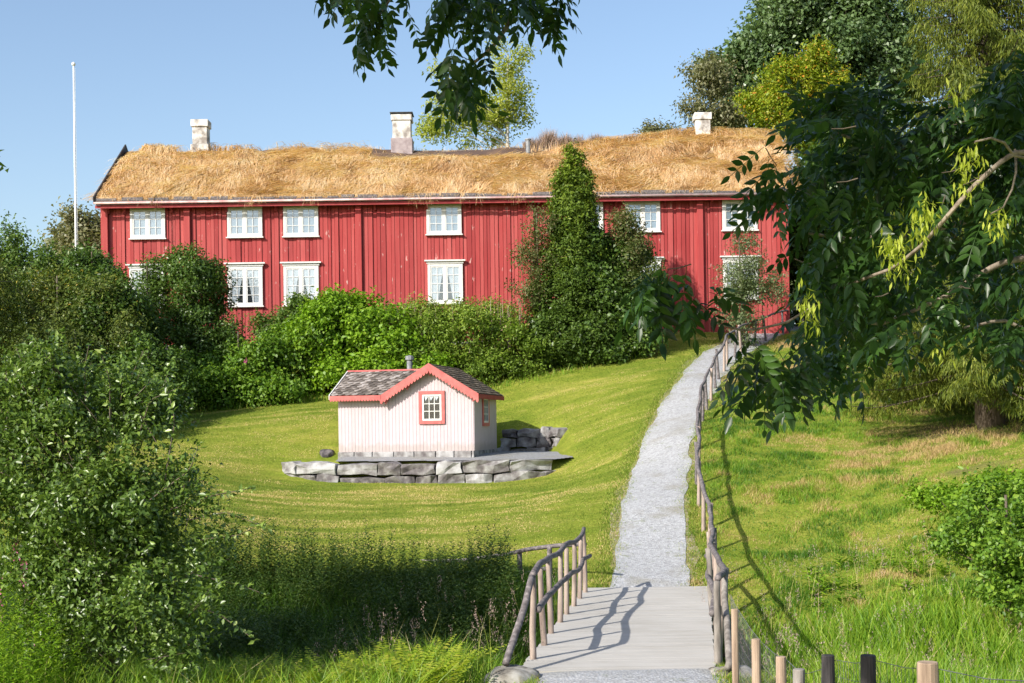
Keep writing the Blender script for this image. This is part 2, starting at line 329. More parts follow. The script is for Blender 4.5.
# gravel terrace of the little house
SA = R(-12.0)                                       # turn of the little house
S0 = at(474, 457, 40.9); S0[2] = -0.72               # its front right corner on the ground
PAD = [at(282, 470, 40.4)[:2], at(330, 470, 40.2)[:2], at(450, 470, 39.9)[:2], at(545, 470, 39.9)[:2], at(574, 468, 40.6)[:2], at(570, 450, 42.6)[:2], at(560, 440, 45.2)[:2], at(496, 440, 45.6)[:2],
       at(420, 440, 45.6)[:2], at(350, 440, 44.8)[:2], at(342, 450, 42.6)[:2], at(334, 458, 41.5)[:2], at(290, 466, 41.0)[:2]]
PAD = np.array(PAD)
def poly_sd(x, y, P):
    x = np.asarray(x, float); y = np.asarray(y, float); d = np.full(x.shape, 1e9); ins = np.zeros(x.shape, bool)
    n = len(P)
    for i in range(n):
        a, b = P[i], P[(i + 1) % n]; e = b - a
        t = np.clip(((x - a[0]) * e[0] + (y - a[1]) * e[1]) / (e @ e), 0, 1)
        d = np.minimum(d, np.hypot(x - a[0] - t * e[0], y - a[1] - t * e[1]))
        c = ((a[1] > y) != (b[1] > y)) & (x < (b[0] - a[0]) * (y - a[1]) / (b[1] - a[1] + 1e-12) + a[0]); ins ^= c
    return np.where(ins, -d, d)
def pad_z(x, y): return -0.86 + 0.075 * (np.asarray(y) - 40.0).clip(0, 2.2)
def gz(x, y):
    h = h_base(x, y); x = np.asarray(x, float); y = np.asarray(y, float)
    s = poly_sd(x, y, PAD); k = np.clip(0.1 - s / 0.4, 0, 1); h = h * (1 - k) + pad_z(x, y) * k
    return h + 0.05 * (fbm(x * 0.7, y * 0.7, 0, 5) - 0.5) * (k < 0.01)
def gpt(x, y): return float(gz(np.array([x]), np.array([y]))[0])

def axis(core0, core1, step, lo, hi):
    a = [core0]; s = step
    while a[-1] > lo: s *= 1.25; a.append(a[-1] - s)
    b = [core1]; s = step
    while b[-1] < hi: s *= 1.25; b.append(b[-1] + s)
    return np.array(a[::-1] + list(np.arange(core0 + step, core1, step)) + b)
PATH_C = np.array([at(px, py, Y)[:2] for px, py, Y in [(646, 592, 26.3), (654, 575, 27.4), (653, 560, 28.5), (652, 530, 30.2), (653, 500, 32.3), (659, 465, 35.3), (667, 435, 38.5), (682, 406, 42.5), (696, 386, 45), (710, 366, 48.5), (728, 352, 51.5), (747, 342, 54), (770, 331, 57), (804, 327, 59), (860, 322, 61)]])
def resample(P, step):
    P = np.array(P, float); d = np.r_[0, np.cumsum(np.linalg.norm(np.diff(P, axis=0), axis=1))]
    s = np.arange(0, d[-1], step); return np.stack([np.interp(s, d, P[:, k]) for k in range(P.shape[1])], 1)
def smooth_line(P, it=8):
    P = P.copy()
    for _ in range(it): P[1:-1] = (P[:-2] + 2 * P[1:-1] + P[2:]) / 4
    return P
PATH_S = smooth_line(resample(PATH_C, 0.4), 6)
def path_d(x, y):
    x = np.asarray(x, float); y = np.asarray(y, float); d = np.full(x.shape, 1e9)
    for i in range(len(PATH_S) - 1):
        a, b = PATH_S[i], PATH_S[i + 1]; e = b - a
        t = np.clip(((x - a[0]) * e[0] + (y - a[1]) * e[1]) / (e @ e), 0, 1)
        d = np.minimum(d, np.hypot(x - a[0] - t * e[0], y - a[1] - t * e[1]))
    return d
def build_ground():
    xs = axis(-18, 17, 0.22, -900, 900); ys = axis(4, 58, 0.22, -400, 2500)
    X, Y = np.meshgrid(xs, ys); Z = gz(X, Y)
    V = np.stack([X, Y, Z], -1).reshape(-1, 3); nx, ny = len(xs), len(ys)
    i = np.arange(nx * ny).reshape(ny, nx); q = np.stack([i[:-1, :-1], i[:-1, 1:], i[1:, 1:], i[1:, :-1]], -1).reshape(-1, 4)
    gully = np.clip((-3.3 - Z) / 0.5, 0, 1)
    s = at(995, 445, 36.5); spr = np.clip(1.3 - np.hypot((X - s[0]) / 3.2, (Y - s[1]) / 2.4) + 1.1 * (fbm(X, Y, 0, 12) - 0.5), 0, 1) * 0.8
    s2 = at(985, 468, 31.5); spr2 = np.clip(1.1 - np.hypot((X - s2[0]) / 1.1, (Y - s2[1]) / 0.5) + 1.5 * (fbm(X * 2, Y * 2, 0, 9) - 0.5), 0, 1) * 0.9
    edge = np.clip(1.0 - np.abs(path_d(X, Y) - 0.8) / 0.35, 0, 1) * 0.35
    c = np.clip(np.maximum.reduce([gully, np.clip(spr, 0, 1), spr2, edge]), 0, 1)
    o = npmesh('ground', V, q, col=c.ravel(), mat=MAT['ground'], smooth=True); tag(o, kind='structure')
build_ground()

def ribbon(name, P, half, lift, mat, seed, wob=0.12, across=7, off=None):
    P = np.array(P); T = np.gradient(P, axis=0); T = T / np.linalg.norm(T, axis=1, keepdims=True); Nn = np.stack([T[:, 1], -T[:, 0]], 1)
    k = len(P); u = np.linspace(-1, 1, across); s = np.arange(k)
    hl = half + wob * (fbm(s * 0.10, s * 0 + 1, 0, seed, 3) - 0.5) * 2; hr = half + wob * (fbm(s * 0.10, s * 0 + 5, 0, seed + 9, 3) - 0.5) * 2
    W = np.where(u[None] < 0, hl[:, None], hr[:, None]) * u[None]
    XY = P[:, None] + W[..., None] * Nn[:, None]
    Z = gz(XY[..., 0], XY[..., 1]) + lift
    V = np.concatenate([XY, Z[..., None]], -1).reshape(-1, 3)
    i = np.arange(k * across).reshape(k, across); q = np.stack([i[:-1, :-1], i[:-1, 1:], i[1:, 1:], i[1:, :-1]], -1).reshape(-1, 4)
    o = npmesh(name, V, q, mat=mat, smooth=True); tag(o, kind='structure'); return o
ribbon('path_verge', smooth_line(resample(PATH_C, 0.12), 30), 0.86, 0.012, solid('trodden_earth_and_grit', [(0.3, (0.12, 0.12, 0.035)), (0.5, (0.26, 0.22, 0.12)), (0.7, (0.36, 0.33, 0.26))], 9, 0.95, 0.5), 13, 0.2, 9)
ribbon('gravel_path', smooth_line(resample(PATH_C, 0.12), 30), 0.72, 0.028, MAT['gravel'], 3, 0.13, 9)
ribbon('near_gravel_path', resample([(0.9, 6.0), (1.15, 12.0), (1.35, 17.35)], 0.2), 1.15, 0.035, MAT['gravel'], 7, 0.15, 9)
def pad_sheet():
    xs = np.arange(PAD[:, 0].min(), PAD[:, 0].max(), 0.12); ys = np.arange(39.5, 46, 0.12); X, Y = np.meshgrid(xs, ys)
    s = poly_sd(X, Y, PAD) + 0.3 * (fbm(X * 1.3, Y * 1.3, 0, 77) - 0.5)
    Z = pad_z(X, Y) + 0.012; ny, nx = X.shape; i = np.arange(nx * ny).reshape(ny, nx)
    q = np.stack([i[:-1, :-1], i[:-1, 1:], i[1:, 1:], i[1:, :-1]], -1); ok = (s[:-1, :-1] < 0.04) & (X[:-1, :-1] > at(338, 460, 41)[0])
    tag(npmesh('gravel_terrace', np.stack([X, Y, Z], -1).reshape(-1, 3), q[ok], mat=MAT['gravel_pad'], smooth=True), kind='structure')
pad_sheet()

# ------------------------------------------------------------ vegetation generators
def leaf_mesh(name, P, Nm, L, W, rng, col, mat, parent=None, T=None, fold=0.25, five=False, droop=0.0):
    n = len(P); L = np.broadcast_to(np.asarray(L, float), (n,))[:, None]; W = np.broadcast_to(np.asarray(W, float), (n,))[:, None]
    Nm = nrm(Nm)
    if T is None: T = rng.normal(size=(n, 3)); T[:, 2] -= droop
    T = nrm(T - (T * Nm).sum(1, keepdims=True) * Nm); B = np.cross(Nm, T)
    up = Nm * W * fold
    a = P; l = P + T * L * .45 + B * W * .5 + up; r = P + T * L * .45 - B * W * .5 + up; tip = P + T * L - Nm * L * 0.12
    i = np.arange(n)[:, None]
    if five:
        mid = P + T * L * .5
        V = np.stack([a, l, tip, r, mid], 1).reshape(-1, 3); b = i * 5
        q = np.concatenate([b + np.array([[0, 4, 2, 1]]), b + np.array([[0, 3, 2, 4]])]); k = 5
    else:
        V = np.stack([a, l, tip, r], 1).reshape(-1, 3); q = i * 4 + np.array([[0, 3, 2, 1]]); k = 4
    return npmesh(name, V, q, col=np.repeat(np.clip(col, 0, 1), k), mat=mat, parent=parent)

def lobe_points(rng, lobes, nclump, per, cr_, shell=0.45, seed=0, rag=0.35, floor=None, carve=0.34):
    """lobes: (centre, radii[, weight]); clumps sit in the outer shell of each lobe, leaves round each clump"""
    wts = np.array([ (l[1][0] * l[1][2] + l[1][0] * l[1][1] + l[1][1] * l[1][2]) * (l[2] if len(l) > 2 else 1) for l in lobes]); wts = wts / wts.sum()
    k = rng.choice(len(lobes), nclump, p=wts); C0 = np.array([l[0] for l in lobes])[k]; Rr = np.array([l[1] for l in lobes])[k]
    D = nrm(rng.normal(size=(nclump, 3)))
    rf = (1 - shell * rng.random(nclump) ** 1.3)
    wob = 1 - rag / 2 + rag * noise3(D[:, 0] * 2.2 + k * 3.1, D[:, 1] * 2.2, D[:, 2] * 2.2 + seed, seed)
    rf = rf * wob
    C = C0 + D * Rr * rf[:, None]; out = nrm(D / Rr)
    gap = noise3(C[:, 0] / (cr_ * 2.6), C[:, 1] / (cr_ * 2.6), C[:, 2] / (cr_ * 2.2), seed + 3) > carve; C, out = C[gap], out[gap]; nclump = len(C)
    cs = 0.5 * rng.random(nclump) + 0.5 * noise3(C[:, 0] / (cr_ * 3), C[:, 1] / (cr_ * 3), C[:, 2] / (cr_ * 3), seed + 4)
    P = np.repeat(C, per, 0) + rng.normal(size=(nclump * per, 3)) * cr_ * np.array([1, 1, 0.75])
    O = np.repeat(out, per, 0); cc = np.repeat(cs, per)
    N0 = nrm(O * 0.7 + np.array([0, 0, 0.55]) + rng.normal(size=O.shape) * 0.6)
    if floor is not None:
        ok = P[:, 2] > floor; P, N0, cc = P[ok], N0[ok], cc[ok]
    return P, N0, cc, C
def limbs(mb, base, top, rad, C, rng, k=10, r2=0.25, bend=0.15):
    """trunk from base to top, k limbs to clump centres"""
    base, top = np.array(base, float), np.array(top, float)
    s = np.linspace(0, 1, 7); P = base + (top - base) * s[:, None] + np.stack([np.sin(s * 5) * bend * rad * 4, np.cos(s * 4) * bend * rad * 4 - bend * rad * 4, s * 0], 1) * (s[:, None] > 0)
    mb.tube(P, list(rad * (1 - 0.8 * s) + 0.01), 8, rough=0.08, rng=rng)
    if len(C):
        for j in rng.choice(len(C), min(k, len(C)), replace=False):
            c = C[j]; z = np.clip(c[2] - 0.35 * np.linalg.norm((c - base)[:2]) - 0.2, base[2] + 0.12 * (top[2] - base[2]), top[2] * 0.97 + base[2] * 0.03)
            t = (z - base[2]) / (top[2] - base[2] + 1e-9); a = base + (top - base) * t
            m = (a + c) / 2 + np.array([0, 0, 0.12 * np.linalg.norm(c - a)]) + rng.normal(size=3) * 0.05 * np.linalg.norm(c - a)
            r0 = rad * (1 - 0.75 * t) * 0.5
            mb.tube([a, m, c], [r0, r0 * 0.6, max(r0 * 0.2, 0.006)], 5, cap=False)
def plant(name, label, cat, base, lobes, nclump, per, L, mat, seed, cr_=0.3, W=0.55, trunk=None, group=None, bark='bark', shell=0.45, rag=0.35, nlimb=10, colr=(0.5, 0.28), five=False, crown='crown', droop=0.3, floor=None, extra=None, topcol=0.0, sub=5, sprig=None):
    rng = rngf(seed); o = empty(name, base); tag(o, label, cat, group)
    if sub:
        L2 = []
        for l in lobes:
            c0, R0 = np.array(l[0]), np.array(l[1]); w0 = l[2] if len(l) > 2 else 1
            L2.append((c0, R0 * 0.86, w0))
            for _ in range(sub):
                dd = nrm(rng.normal(size=3)); dd[2] = abs(dd[2]) * 0.9 if rng.random() < 0.7 else dd[2]; L2.append((c0 + dd * R0 * rng.uniform(0.7, 1.12), R0 * rng.uniform(0.22, 0.5), w0 * 1.2))
        lobes = L2
    P, N0, cc, C = lobe_points(rng, lobes, int(nclump * 1.35), per, cr_, shell, seed, rag, floor)
    if sprig is None: sprig = (int(nclump * 0.16), cr_ * 3.2, 10)
    if sprig[0]:
        ns, sl_, nl_ = sprig; k = rng.choice(len(C), ns, replace=True); cen = np.array([l[0] for l in lobes]).mean(0); D = nrm(nrm(C[k] - cen) * 0.5 + np.array([0, 0, 1.1]) + rng.normal(size=(ns, 3)) * 0.45)
        u = np.tile(np.linspace(0.2, 1, nl_), ns); Ls_ = np.repeat(sl_ * rng.uniform(0.4, 1.3, ns), nl_)
        Ps = np.repeat(C[k], nl_, 0) + np.repeat(D, nl_, 0) * (u * Ls_)[:, None] + rng.normal(size=(ns * nl_, 3)) * cr_ * 0.13; Ps[:, 2] -= 0.12 * u * u * Ls_
        P = np.r_[P, Ps]; N0 = np.r_[N0, nrm(rng.normal(size=Ps.shape) * 0.7 + (0, 0, 0.8))]; cc = np.r_[cc, np.full(len(Ps), 0.65)]
    n = len(P); col = colr[0] + colr[1] * (cc - 0.5) * 1.2 + rng.normal(size=n) * colr[1] * 0.45
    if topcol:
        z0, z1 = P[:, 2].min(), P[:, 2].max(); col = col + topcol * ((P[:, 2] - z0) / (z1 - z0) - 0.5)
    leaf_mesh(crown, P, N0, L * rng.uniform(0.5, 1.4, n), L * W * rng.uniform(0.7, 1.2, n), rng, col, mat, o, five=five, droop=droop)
    mb = MB(); tr = trunk or (base, (base[0], base[1], np.array([l[0][2] for l in lobes]).max()), 0.05)
    limbs(mb, tr[0], tr[1], tr[2], C, rng, nlimb)
    if sprig[0]:
        for j in range(0, ns, 2): mb.tube([C[k[j]] - D[j] * sl_ * 0.5, C[k[j]] + D[j] * sl_ * 0.45], [0.006, 0.003], 3, cap=False)
    mb.build('trunk', MAT[bark], o, smooth=True)
    return o
def blades(name, P, H, W, lean, rng, col, mat, parent=None, seg=3, dirs=None, curve=0.6):
    n = len(P); H = np.broadcast_to(H, (n,)); th = rng.uniform(0, 2 * np.pi, n)
    if dirs is None: d = np.stack([np.cos(th), np.sin(th), th * 0], 1)
    else: d = dirs
    sd_ = rng.uniform(0, 2 * np.pi, n); side = np.stack([np.cos(sd_), np.sin(sd_) , th * 0], 1)
    le = (lean * rng.uniform(0.2, 1.2, n) * H)[:, None]; rows = []
    for k in range(seg):
        t = k / seg; c = P + np.array([0, 0, 1.0]) * (H * t * (1 - 0.15 * t * lean))[:, None] + d * le * (t ** 2)
        ww = (W * (1 - t * 0.75))[:, None] * 0.5 if not np.isscalar(W) else W * 0.5 * (1 - t * 0.7)
        rows += [c - side * ww, c + side * ww]
    tip = P + np.array([0, 0, 1.0]) * (H * (1 - 0.2 * lean))[:, None] + d * le
    rows.append(tip); V = np.stack(rows, 1).reshape(-1, 3); m = 2 * seg + 1; b = np.arange(n)[:, None] * m
    q = np.concatenate([b + np.array([[2 * k, 2 * k + 1, 2 * k + 3, 2 * k + 2]]) for k in range(seg - 1)]) if seg > 1 else None
    t_ = b + np.array([[2 * seg - 2, 2 * seg - 1, 2 * seg]])
    return npmesh(name, V, q, t_, col=np.repeat(np.clip(col, 0, 1), m), mat=mat, parent=parent)

G_ = leafmat
LM = dict(
 lawn=G_('mown_grass', [(0, (0.10, 0.175, 0.016)), (0.4, (0.22, 0.305, 0.036)), (0.7, (0.38, 0.39, 0.085)), (1, (0.62, 0.47, 0.22))], 0.25, 0.6, 0.2, 1.1),
 meadow=G_('meadow_grass', [(0, (0.065, 0.16, 0.012)), (0.45, (0.19, 0.33, 0.022)), (0.75, (0.33, 0.33, 0.06)), (1, (0.50, 0.36, 0.17))], 0.3, 0.5, 0.3, 1.2),
 reed=G_('tall_green_grass', [(0, (0.05, 0.12, 0.012)), (0.5, (0.155, 0.30, 0.02)), (0.85, (0.31, 0.41, 0.04)), (1, (0.55, 0.44, 0.22))], 0.35, 0.45, 0.35, 1.3),
 weed=G_('dark_weed_leaves', [(0, (0.025, 0.055, 0.012)), (0.5, (0.06, 0.11, 0.02)), (1, (0.13, 0.17, 0.035))], 0.3, 0.5, 0.3),
 fern=G_('yellow_green_fern', [(0, (0.14, 0.22, 0.015)), (0.5, (0.27, 0.36, 0.022)), (1, (0.42, 0.42, 0.06))], 0.4, 0.5, 0.3, 1.3),
 straw=G_('dry_straw', [(0, (0.24, 0.125, 0.06)), (0.25, (0.60, 0.36, 0.175)), (0.55, (0.80, 0.55, 0.30)), (1, (0.90, 0.75, 0.54))], 0.4, 0.7, 0.15, 1.0),
 rose=G_('rose_hedge_leaves', [(0, (0.0500, 0.1125, 0.0150)), (0.5, (0.1250, 0.2375, 0.0225)), (0.9, (0.2500, 0.3625, 0.0375)), (1, (0.3750, 0.4000, 0.0625))], 0.3, 0.45, 0.35),
 bright=G_('bright_mound_leaves', [(0, (0.0690, 0.1495, 0.0115)), (0.5, (0.1725, 0.3105, 0.0184)), (1, (0.3220, 0.4370, 0.0345))], 0.3, 0.45, 0.3),
 dark=G_('dark_shrub_leaves', [(0, (0.0264, 0.0600, 0.0120)), (0.5, (0.0744, 0.1380, 0.0216)), (0.92, (0.1560, 0.2400, 0.0396)), (1, (0.2400, 0.2880, 0.0600))], 0.25, 0.4, 0.45),
 mid=G_('mid_green_leaves', [(0, (0.0403, 0.0862, 0.0138)), (0.5, (0.1035, 0.1782, 0.0299)), (1, (0.2070, 0.2875, 0.0517))], 0.25, 0.42, 0.45),
 perennial=G_('tall_perennial_leaves', [(0, (0.07, 0.11, 0.015)), (0.5, (0.16, 0.255, 0.03)), (0.85, (0.27, 0.34, 0.05)), (1, (0.45, 0.30, 0.20))], 0.3, 0.5, 0.3),
 thuja=G_('thuja_scale_leaves', [(0, (0.03, 0.065, 0.012)), (0.5, (0.08, 0.135, 0.015)), (1, (0.21, 0.28, 0.022))], 0.2, 0.55, 0.25),
 redtip=G_('reddish_shrub_leaves', [(0, (0.05, 0.085, 0.02)), (0.5, (0.11, 0.14, 0.04)), (0.8, (0.24, 0.18, 0.09)), (1, (0.36, 0.17, 0.13))], 0.3, 0.5, 0.3),
 grey=G_('grey_green_leaves', [(0, (0.07, 0.10, 0.04)), (0.5, (0.15, 0.20, 0.085)), (1, (0.28, 0.32, 0.17))], 0.3, 0.45, 0.45),
 birch=G_('birch_leaves', [(0, (0.20, 0.27, 0.03)), (0.5, (0.36, 0.41, 0.06)), (1, (0.55, 0.50, 0.10))], 0.4, 0.45, 0.4, 1.2),
 maple=G_('broadleaf_green', [(0, (0.04, 0.085, 0.028)), (0.5, (0.105, 0.17, 0.06)), (0.85, (0.19, 0.27, 0.11)), (1, (0.32, 0.39, 0.20))], 0.25, 0.38, 0.5),
 rowan=G_('rowan_leaves_with_orange_berries', [(0, (0.10, 0.17, 0.012)), (0.5, (0.20, 0.28, 0.018)), (0.86, (0.36, 0.36, 0.03)), (0.93, (0.55, 0.26, 0.03)), (1, (0.55, 0.22, 0.03))], 0.35, 0.45, 0.3),
 airy=G_('olive_brown_leaves', [(0, (0.09, 0.10, 0.05)), (0.5, (0.18, 0.19, 0.09)), (1, (0.34, 0.28, 0.17))], 0.3, 0.45, 0.4),
 spruce=G_('spruce_needles', [(0, (0.04, 0.065, 0.010)), (0.5, (0.105, 0.14, 0.016)), (1, (0.22, 0.24, 0.03))], 0.15, 0.55, 0.25),
 heather=G_('pinkish_dry_stems', [(0, (0.20, 0.15, 0.12)), (0.5, (0.36, 0.27, 0.22)), (1, (0.52, 0.38, 0.34))], 0.2, 0.7, 0.2),
 goldrod=G_('shrub_with_golden_tips', [(0, (0.0345, 0.0690, 0.0161)), (0.5, (0.1150, 0.1552, 0.0322)), (0.78, (0.2070, 0.2415, 0.0403)), (0.88, (0.4830, 0.3450, 0.0575)), (1, (0.5750, 0.3910, 0.0690))], 0.25, 0.5, 0.3),
 near=G_('near_bush_leaves', [(0, (0.0336, 0.0720, 0.0120)), (0.5, (0.1020, 0.1740, 0.0288)), (0.85, (0.2400, 0.3360, 0.0600)), (1, (0.4080, 0.4800, 0.1680))], 0.25, 0.36, 0.55),
 ash=G_('ash_leaflets', [(0, (0.0121, 0.0324, 0.0095)), (0.5, (0.0257, 0.0607, 0.0135)), (1, (0.0567, 0.1215, 0.0216))], 0.28, 0.36, 0.35, 2.6),
 keys=G_('ash_keys', [(0, (0.30, 0.36, 0.04)), (0.5, (0.46, 0.54, 0.06)), (1, (0.62, 0.66, 0.12))], 0.5, 0.45, 0.3, 1.2),
 pink=G_('pink_flower_petals', [(0, (0.50, 0.10, 0.28)), (1, (0.75, 0.28, 0.50))], 0.3, 0.5, 0.2),
)

# ------------------------------------------------------------ the long red house
HY = 56.0
def hx(px): return float(at(px, 250, HY)[0])
HX0, HX1 = hx(101), hx(789)
Z0, ZT = 3.3, 9.22
HD = 8.2                                               # depth of the house
house = empty('red_farmhouse', ((HX0 + HX1) / 2, HY, Z0)); tag(house, 'long two-storey red board house with a turf roof of dry yellow grass', 'house')
rg = random.Random(4)
def house_wall():
    mb = MB()
    mb.box(HX0, HX1, HY + 0.03, HY + HD, Z0, ZT, 0.45)
    x = HX0
    while x < HX1 - 0.05:
        wd = rg.uniform(0.12, 0.23); c = rg.uniform(0.1, 0.95); d = rg.choice((0.0, 0.032, 0.045))
        mb.box(x + 0.009, min(x + wd, HX1) - 0.009, HY - d, HY + 0.031, Z0 + 0.3, ZT - 0.02, c)
        x += wd
    # gable triangles
    for xa in (HX0, HX1 - 0.12):
        mb.prism([(xa, HY + 0.03, ZT), (xa, HY + HD, ZT), (xa, HY + HD / 2, ZT + 2.75)], (0.12, 0, 0), 0.5)
    return mb.build('wall', MAT['red'], house)
wall = house_wall()
mb = MB()
x = HX0 - 0.05
while x < HX1 + 0.05:
    wd = rg.uniform(0.4, 0.9); mb.box(x, x + wd - 0.03, HY - 0.06 - rg.uniform(0, .05), HY + 0.3, Z0 - 0.6, Z0 + 0.3 - rg.uniform(0, 0.03), rg.random()); x += wd
mb.build('foundation', MAT['stone'], house, bevel=0.03)
for px in (106, 188, 359, 531, 700, 785):               # boxed casings over the log ends
    mb = MB(); xx = hx(px); mb.box(xx - 0.12, xx + 0.12, HY - 0.17, HY - 0.03, Z0 + 0.2, ZT - 0.02, 0.6); mb.build('corner_board', MAT['red'], house, bevel=0.01)
for px in (106, 122, 169, 224, 273, 323, 372, 424, 467, 516, 560, 613, 662, 708, 760):                # carved corbels under the eave
    mb = MB(); xx = hx(px) + 0.1
    mb.prism([(xx, HY - 0.03, ZT - 0.38), (xx, HY - 0.12, ZT - 0.36), (xx, HY - 0.14, ZT - 0.22), (xx, HY - 0.32, ZT - 0.14), (xx, HY - 0.34, ZT + 0.0), (xx, HY - 0.03, ZT + 0.0)], (0.09, 0, 0))
    mb.build('bracket', MAT['redtrim'], house)
def win_part(px, lower):
    cx = hx(px); hw = 0.70
    z1 = 9.06 if not lower else 6.68; z0 = 7.86 if not lower else 5.10
    yf = HY - 0.048
    mb = MB(); cw_ = 0.11
    mb.box(cx - hw, cx - hw + cw_, yf - 0.05, yf, z0, z1); mb.box(cx + hw - cw_, cx + hw, yf - 0.05, yf, z0, z1)
    mb.box(cx - hw + cw_, cx + hw - cw_, yf - 0.05, yf, z1 - 0.10, z1); mb.box(cx - hw + cw_, cx + hw - cw_, yf - 0.05, yf, z0, z0 + 0.09)
    fr = mb.build('window', MAT['white'], house, bevel=0.008)
    mb = MB(); mb.box(cx - hw - 0.05, cx + hw + 0.05, yf - 0.11, yf - 0.002, z0 - 0.05, z0 - 0.001); mb.build('sill', MAT['white'], fr, bevel=0.008)
    if lower:
        mb = MB(); mb.box(cx - hw - 0.04, cx + hw + 0.04, yf - 0.08, yf - 0.002, z1 + 0.001, z1 + 0.09); mb.box(cx - hw - 0.12, cx + hw + 0.12, yf - 0.15, yf - 0.002, z1 + 0.09, z1 + 0.15)
        mb.build('cornice', MAT['white'], fr, bevel=0.008)
    # sashes: mullion, two casements of 2 x 3 panes
    a0, a1, b0, b1 = cx - hw + cw_, cx + hw - cw_, z0 + 0.09, z1 - 0.10
    mb = MB(); ys0, ys1 = yf - 0.035, yf - 0.005
    mb.box(cx - 0.05, cx + 0.05, yf - 0.045, yf, b0, b1)
    for (u0, u1) in ((a0, cx - 0.05), (cx + 0.05, a1)):
        s = 0.045
        mb.box(u0, u0 + s, ys0, ys1, b0, b1); mb.box(u1 - s, u1, ys0, ys1, b0, b1); mb.box(u0 + s, u1 - s, ys0, ys1, b0, b0 + s); mb.box(u0 + s, u1 - s, ys0, ys1, b1 - s, b1)
        um = (u0 + u1) / 2; mb.box(um - 0.012, um + 0.012, ys0, ys1, b0 + s, b1 - s)
        nr = 3 if not lower else 4
        for k in range(1, nr):
            zz = b0 + (b1 - b0) * k / nr
            for (p, q) in ((u0 + s, um - 0.012), (um + 0.012, u1 - s)): mb.box(p, q, ys0 + 0.002, ys1 - 0.002, zz - 0.012, zz + 0.012)
    mb.build('sash', MAT['white'], fr)
    mb = MB(); mb.box(a0, a1, yf - 0.018, yf - 0.015, b0, b1); mb.build('pane', MAT['glass'], fr)
    mb = MB(); mb.box(a0, a1, yf - 0.0045, yf - 0.0015, b0, b1)
    mb.build('interior', MAT['inside'] if lower else MAT['blind'], fr)
    if lower:                                             # parted curtains with folds
        V, q = [], []
        for sgn in (-1, 1):
            xs = np.linspace(0, 1, 14); zs = np.linspace(0, 1, 10); base = len(V)
            for z in zs:
                wdt = (0.50 + 0.08 * z + 0.04 * math.sin(z * 5)) * (a1 - a0) * (0.95 if z > 0.85 else 0.5 + 0.42 * z * z)
                for x_ in xs:
                    V.append(((a0 if sgn < 0 else a1) - sgn * x_ * wdt, yf - 0.009 + 0.003 * math.sin(x_ * 22), b0 + z * (b1 - b0)))
            for i in range(9):
                for j in range(13): q.append((base + i * 14 + j, base + i * 14 + j + 1, base + (i + 1) * 14 + j + 1, base + (i + 1) * 14 + j))
        npmesh('curtain', V, q, mat=MAT['curtain'], parent=fr)
for px in (148.5, 245.5, 301.5, 444.5, 586, 643, 740): win_part(px, False)
for px in (147, 245, 301, 445, 586, 643, 740): win_part(px, True)
# roof: boards, log edge, gutter, bargeboards
EY, EZ, RYp, RZ = HY - 0.42, ZT + 0.05, HY + HD / 2, 12.05
RX0, RX1 = HX0 - 0.06, HX1 + 0.1
def roof_z(y): return EZ + (RZ - EZ) * (1 - abs(y - RYp) / (RYp - EY))
mb = MB()
BY = 2 * RYp - EY
mb.prism([(RX0, EY, EZ), (RX0, RYp, RZ), (RX0, BY, EZ), (RX0, BY, EZ - 0.12), (RX0, RYp, RZ - 0.12), (RX0, EY, EZ - 0.12)], (RX1 - RX0, 0, 0))
roof = mb.build('roof', MAT['oldwood'], house)
mb = MB(); r_ = rngf(2)
P = [(x, EY - 0.03, EZ + 0.08 + 0.02 * math.sin(x * 1.3)) for x in np.arange(RX0, RX1 + 0.01, 0.5)]; mb.tube(P, 0.075, 7, rough=0.2, rng=r_)
P = [(x, EY - 0.12, EZ + 0.0) for x in np.arange(RX0, RX1, 0.9)]; mb.tube(P, 0.04, 6, rough=0.2, rng=r_)
x = RX0
while x < RX1 - 0.3:
    wd = rg.uniform(0.4, 1.3); mb.box(x, x + wd * 0.8, EY - 0.16, EY + 0.1, EZ + 0.03, EZ + 0.03 + rg.uniform(0.05, 0.13), rg.random()); x += wd
mb.build('turf_log', MAT['railwood'], roof, bevel=0.01)
mb = MB(); mb.tube([(RX0 - 0.02, EY - 0.2, EZ - 0.07), (RX1 + 0.05, EY - 0.2, EZ - 0.07)], 0.045, 8); mb.build('gutter', MAT['gutter'], house, smooth=True)
mb = MB(); mb.box(RX0, RX1, EY - 0.1, EY - 0.06, EZ - 0.26, EZ - 0.14); mb.build('eave_board', MAT['redtrim'], house)
for xx in (RX0 - 0.05, RX1):
    mb = MB(); mb.prism([(xx, EY - 0.15, EZ - 0.1), (xx, RYp, RZ + 0.02), (xx, RYp, RZ + 0.44), (xx, EY - 0.25, EZ + 0.16)], (0.05, 0, 0)); mb.prism([(xx, BY + 0.1, EZ - 0.1), (xx, RYp, RZ + 0.02), (xx, RYp, RZ + 0.44), (xx, BY + 0.25, EZ + 0.16)], (0.05, 0, 0))
    mb.build('bargeboard', MAT['tarwood'], roof)
